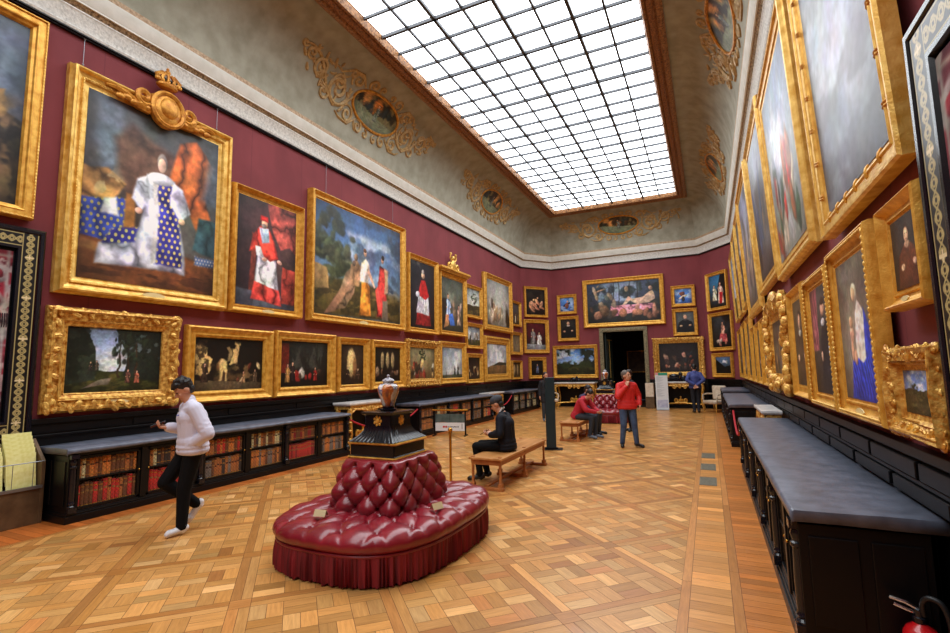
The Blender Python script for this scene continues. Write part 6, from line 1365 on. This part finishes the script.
# 1 man walking and reading a phone
HD = R(243)
r1, g, hp = person('person in white sweatshirt and black trousers walking while looking down at a phone', (-5.45, 3.84, 0), HD, dict(
    pelvis=(-.02, 0, .94), chest=(.0, 0, 1.27), neck=(.03, 0, 1.46), head=(.1, .0, 1.595), hp=R(34), hy=R(6),
    shl=(.0, .185, 1.375), shr=(.03, -.185, 1.375), ell=(-.12, .29, 1.10), wrl=(.06, .13, .95), palml=(.3, -1, 0), hdl=(.1, -.9, -.3), elr=(.03, -.28, 1.12), wrr=(.23, -.19, 1.165), palmr=(0, .5, 1), currr=.8, curlr=.9,
    hipl=(-.02, .09, .92), knl=(.06, .09, .5), anl=(.07, .09, .085), toel=(.2, .12, .03), hipr=(-.01, -.09, .92), knr=(.23, -.08, .56), anr=(-.1, -.08, .27), toer=(-.03, -.08, .1)),
    dict(top=CL['white'], top_name='sweatshirt', top_r=1.24, hem=-.1, hipw=1.06, bottom=CL['blackt'], shoe=CL['wshoe'], leg_r=1.1, collar=.02, sleeve=.95), .007, hairstyle='full')
mb = MB(); mb.ball((0, 0, 0), (.03, .004, .008), 8, 6); o = mb.build('chest_logo', mat('logo_blue', rgb(70, 96, 170), .6), r1); o.location = (.155, .09, 1.31); o.rotation_euler[2] = R(60)
def phone(label, root_loc, heading, p, rot):
    mb = MB(); mb.box(-.038, .038, -.075, .075, -.004, .004); o = mb.build('phone', M['black_gloss'], bevel=.003, smooth=False)
    s = MB(); s.box(-.034, .034, -.07, .07, .004, .0048); s.build('screen', mat('phone_screen', rgb(40, 44, 52), .12), o, smooth=False)
    q = Matrix.Rotation(heading, 4, 'Z') @ V3(p); o.location = V3(root_loc) + q; o.rotation_euler = rot; tag(o, label, 'phone'); return o
phone('dark phone held by the person in the white sweatshirt', (-5.45, 3.84, 0), HD, (.315, -.175, 1.205), (R(-20), R(20), HD - PI / 2))
# 2 man in a dark suit sitting on the near bench
H2 = R(186); L2 = (-3.02, 7.5, 0)
r2, g, hp = person('person in dark suit and grey cap sitting on the near bench looking at a phone', L2, H2, dict(
    pelvis=(-.02, 0, .57), chest=(.0, 0, .89), neck=(.06, 0, 1.08), head=(.14, 0, 1.205), hp=R(30), hy=0.0,
    shl=(.03, .185, .99), shr=(.03, -.185, .99), ell=(.02, .27, .76), wrl=(.24, .1, .72), palml=(0, -.6, 1), elr=(.02, -.27, .76), wrr=(.25, -.1, .72), palmr=(0, .6, 1), curll=.9, curlr=.9, hdl=(1, -.3, .2), hdr=(1, .3, .2),
    hipl=(.02, .1, .55), knl=(.46, .13, .54), anl=(.4, .12, .09), toel=(.58, .14, .03), hipr=(.02, -.1, .55), knr=(.46, -.12, .54), anr=(.36, -.12, .09), toer=(.54, -.14, .03)),
    dict(top=CL['suit'], top_r=1.12, hem=-.16, bottom=CL['blackt'], shoe=CL['bshoe']), .008)
mb = MB(); c = hp(-.022, 0, .06); HM2 = Matrix.Rotation(R(30), 3, 'Y'); mb.ball(c, (.112, .094, .082), 18, 12, HM2); mb.ball(hp(.09, 0, .06), (.05, .07, .01), 12, 6, HM2); mb.build('cap', CAPM, r2)
mb = MB(); mb.tube([hp(-.07, -.05, -.1), hp(-.03, -.062, -.125), hp(.03, -.05, -.15)], .012, 6); mb.tube([hp(-.07, .05, -.1), hp(-.03, .062, -.125), hp(.03, .05, -.15)], .012, 6); mb.build('shirt_collar', M['white'], r2)
phone('dark phone held by the person in the suit', L2, H2, (.36, 0, .75), (R(-30), 0, H2 - PI / 2))
# 3 two people on the far bench
H3 = R(-14)
sitp = dict(pelvis=(-.02, 0, .56), chest=(.12, 0, .85), neck=(.24, 0, 1.0), head=(.36, 0, 1.10), hp=R(42),
    shl=(.19, .2, .94), shr=(.19, -.2, .94), ell=(.36, .24, .72), wrl=(.56, .08, .66), elr=(.36, -.24, .72), wrr=(.56, -.08, .66), palml=(0, -.6, 1), palmr=(0, .6, 1), curll=.9, curlr=.9,
    hipl=(.02, .1, .54), knl=(.45, .12, .53), anl=(.42, .1, .09), toel=(.6, .12, .03), hipr=(.02, -.1, .54), knr=(.45, -.13, .53), anr=(.38, -.12, .09), toer=(.56, -.16, .03))
r3, g, hp = person('person in red hooded top sitting on the far bench, leaning forward over a phone', (-3.14, 12.83, 0), H3, sitp, dict(top=CL['redh'], top_name='hooded_top', top_r=1.1, hem=-.14, hood=True, bottom=CL['darkj'], shoe=CL['gshoe']), .009)
phone('dark phone held by the person in the red hooded top', (-3.14, 12.83, 0), H3, (.665, 0, .67), (R(-20), 0, H3 - PI / 2))
sp2 = dict(sitp); sp2.update(chest=(.05, 0, .88), neck=(.12, 0, 1.06), head=(.2, 0, 1.18), hp=R(25), shl=(.08, .2, .99), shr=(.08, -.2, .99), ell=(.2, .25, .74), elr=(.2, -.25, .74), wrl=(.42, .1, .64), wrr=(.42, -.1, .64))
person('person in dark purple top sitting behind the one in the red hooded top', (-3.2, 13.55, 0), R(-8), sp2, dict(top=CL['purple'], top_r=1.08, hem=-.12, bottom=CL['darkj'], shoe=CL['bshoe']), .01, hair=HBR)
# 4 man in red jacket, hand at chin
H4 = R(-62)
person('person in bright red jacket and blue jeans standing with a hand at the chin', (-1.71, 11.59, 0), H4, dict(
    hy=R(38), hp=R(-8), head=(.03, 0, 1.60), elr=(.12, -.25, 1.14), wrr=(.17, -.05, 1.38), palmr=(-.6, .5, 0), hdr=(-.15, .35, 1), curlr=1.0, ell=(-.04, .29, 1.14), wrl=(.1, .25, .93), palml=(0, -1, 0), curll=.8,
    hipl=(0, .1, .9), knl=(.03, .13, .49), anl=(.02, .17, .085), toel=(.2, .24, .03), hipr=(0, -.1, .9), knr=(.04, -.12, .49), anr=(-.02, -.15, .085), toer=(.15, -.21, .03)),
    dict(top=CL['redj'], top_r=1.1, hem=-.12, hipw=1.12, bottom=CL['jean'], shoe=CL['bshoe'], collar=.03, leg_r=1.05), .009, skin=SKIN, hair=HGREY, scale=.985)
# 5 person half hidden behind him
person('person in dark coat mostly hidden behind the man in the red jacket', (-2.03, 14.4, 0), R(-150), dict(hp=R(10)), dict(top=CL['coat'], top_r=1.1, bottom=CL['blackt'], shoe=CL['bshoe'], skirt=.2), .011, skin=SKIN_D, hair=HBR, scale=.97)
# 6 man in blue, back to us, hands behind
person('person in blue shirt seen from behind with hands clasped at the back', (-.52, 20.75, 0), R(96), dict(
    ell=(-.16, .27, 1.16), wrl=(-.2, .03, .99), elr=(-.16, -.27, 1.16), wrr=(-.2, -.03, .97), palml=(-1, 0, 0), palmr=(-1, 0, 0), hdl=(-.1, -.5, -.5), hdr=(-.1, .5, -.5), hp=R(14), head=(.05, 0, 1.61),
    knl=(.02, .08, .5), anl=(-.02, .07, .09), toel=(.15, .1, .03), knr=(.02, -.08, .5), anr=(-.02, -.07, .09), toer=(.15, -.1, .03)),
    dict(top=CL['blue'], top_name='shirt', top_r=1.14, hem=-.05, bottom=CL['navy'], shoe=CL['bshoe']), .011, scale=1.07)
# 7 woman behind the slab
person('person with long dark hair in black coat, mostly hidden behind the dark slab', (-5.12, 16.5, 0), R(-60), dict(hy=R(20)), dict(top=CL['coat'], top_r=1.0, bottom=CL['darkj'], shoe=CL['gshoe'], skirt=.25), .011, hair=HBR, hairstyle='long', scale=.95, female=True)

# ---------------------------------------------------------------- camera, light, colour management
cam = D.cameras.new('camera'); co = D.objects.new('camera', cam); COL.objects.link(co); SC.camera = co
cam.sensor_width = 36; cam.lens = 492.5 / 950 * 36; cam.clip_start = .05; cam.clip_end = 100
yaw, pitch, roll = R(25.18), R(6.28), R(-1.03)
c_, s_ = math.cos(pitch), math.sin(pitch); Rx = Matrix(((1, 0, 0), (0, c_, s_), (0, -s_, c_)))
cr, sr = math.cos(roll), math.sin(roll); Rz = Matrix(((cr, -sr, 0), (sr, cr, 0), (0, 0, 1))); MM = Rz @ Rx
X = MM @ V3((math.cos(yaw), 0, -math.sin(yaw))); Y = MM @ V3((math.sin(yaw), 0, math.cos(yaw))); Z = MM @ V3((0, -1, 0))
Rw = Matrix((X, Y, Z)); right = Rw @ V3((1, 0, 0)); up = Rw @ V3((0, -1, 0)); back = Rw @ V3((0, 0, -1))
m4 = Matrix.Identity(4)
for i in range(3): m4[i][0], m4[i][1], m4[i][2] = right[i], up[i], back[i]
m4.translation = V3((0, 0, 1.75)); co.matrix_world = m4
w = D.worlds.new('World'); SC.world = w; w.use_nodes = True; w.node_tree.nodes['Background'].inputs[0].default_value = (.6, .7, .9, 1); w.node_tree.nodes['Background'].inputs[1].default_value = .3
SC.view_settings.view_transform = 'Standard'; SC.view_settings.look = 'None'; SC.view_settings.gamma = 1; SC.view_settings.use_curve_mapping = False
SC.view_settings.exposure = 0.8
SC.cycles.max_bounces = 8; SC.cycles.diffuse_bounces = 5; SC.cycles.glossy_bounces = 3; SC.cycles.use_denoising = True
SC.cycles.sample_clamp_indirect = 6
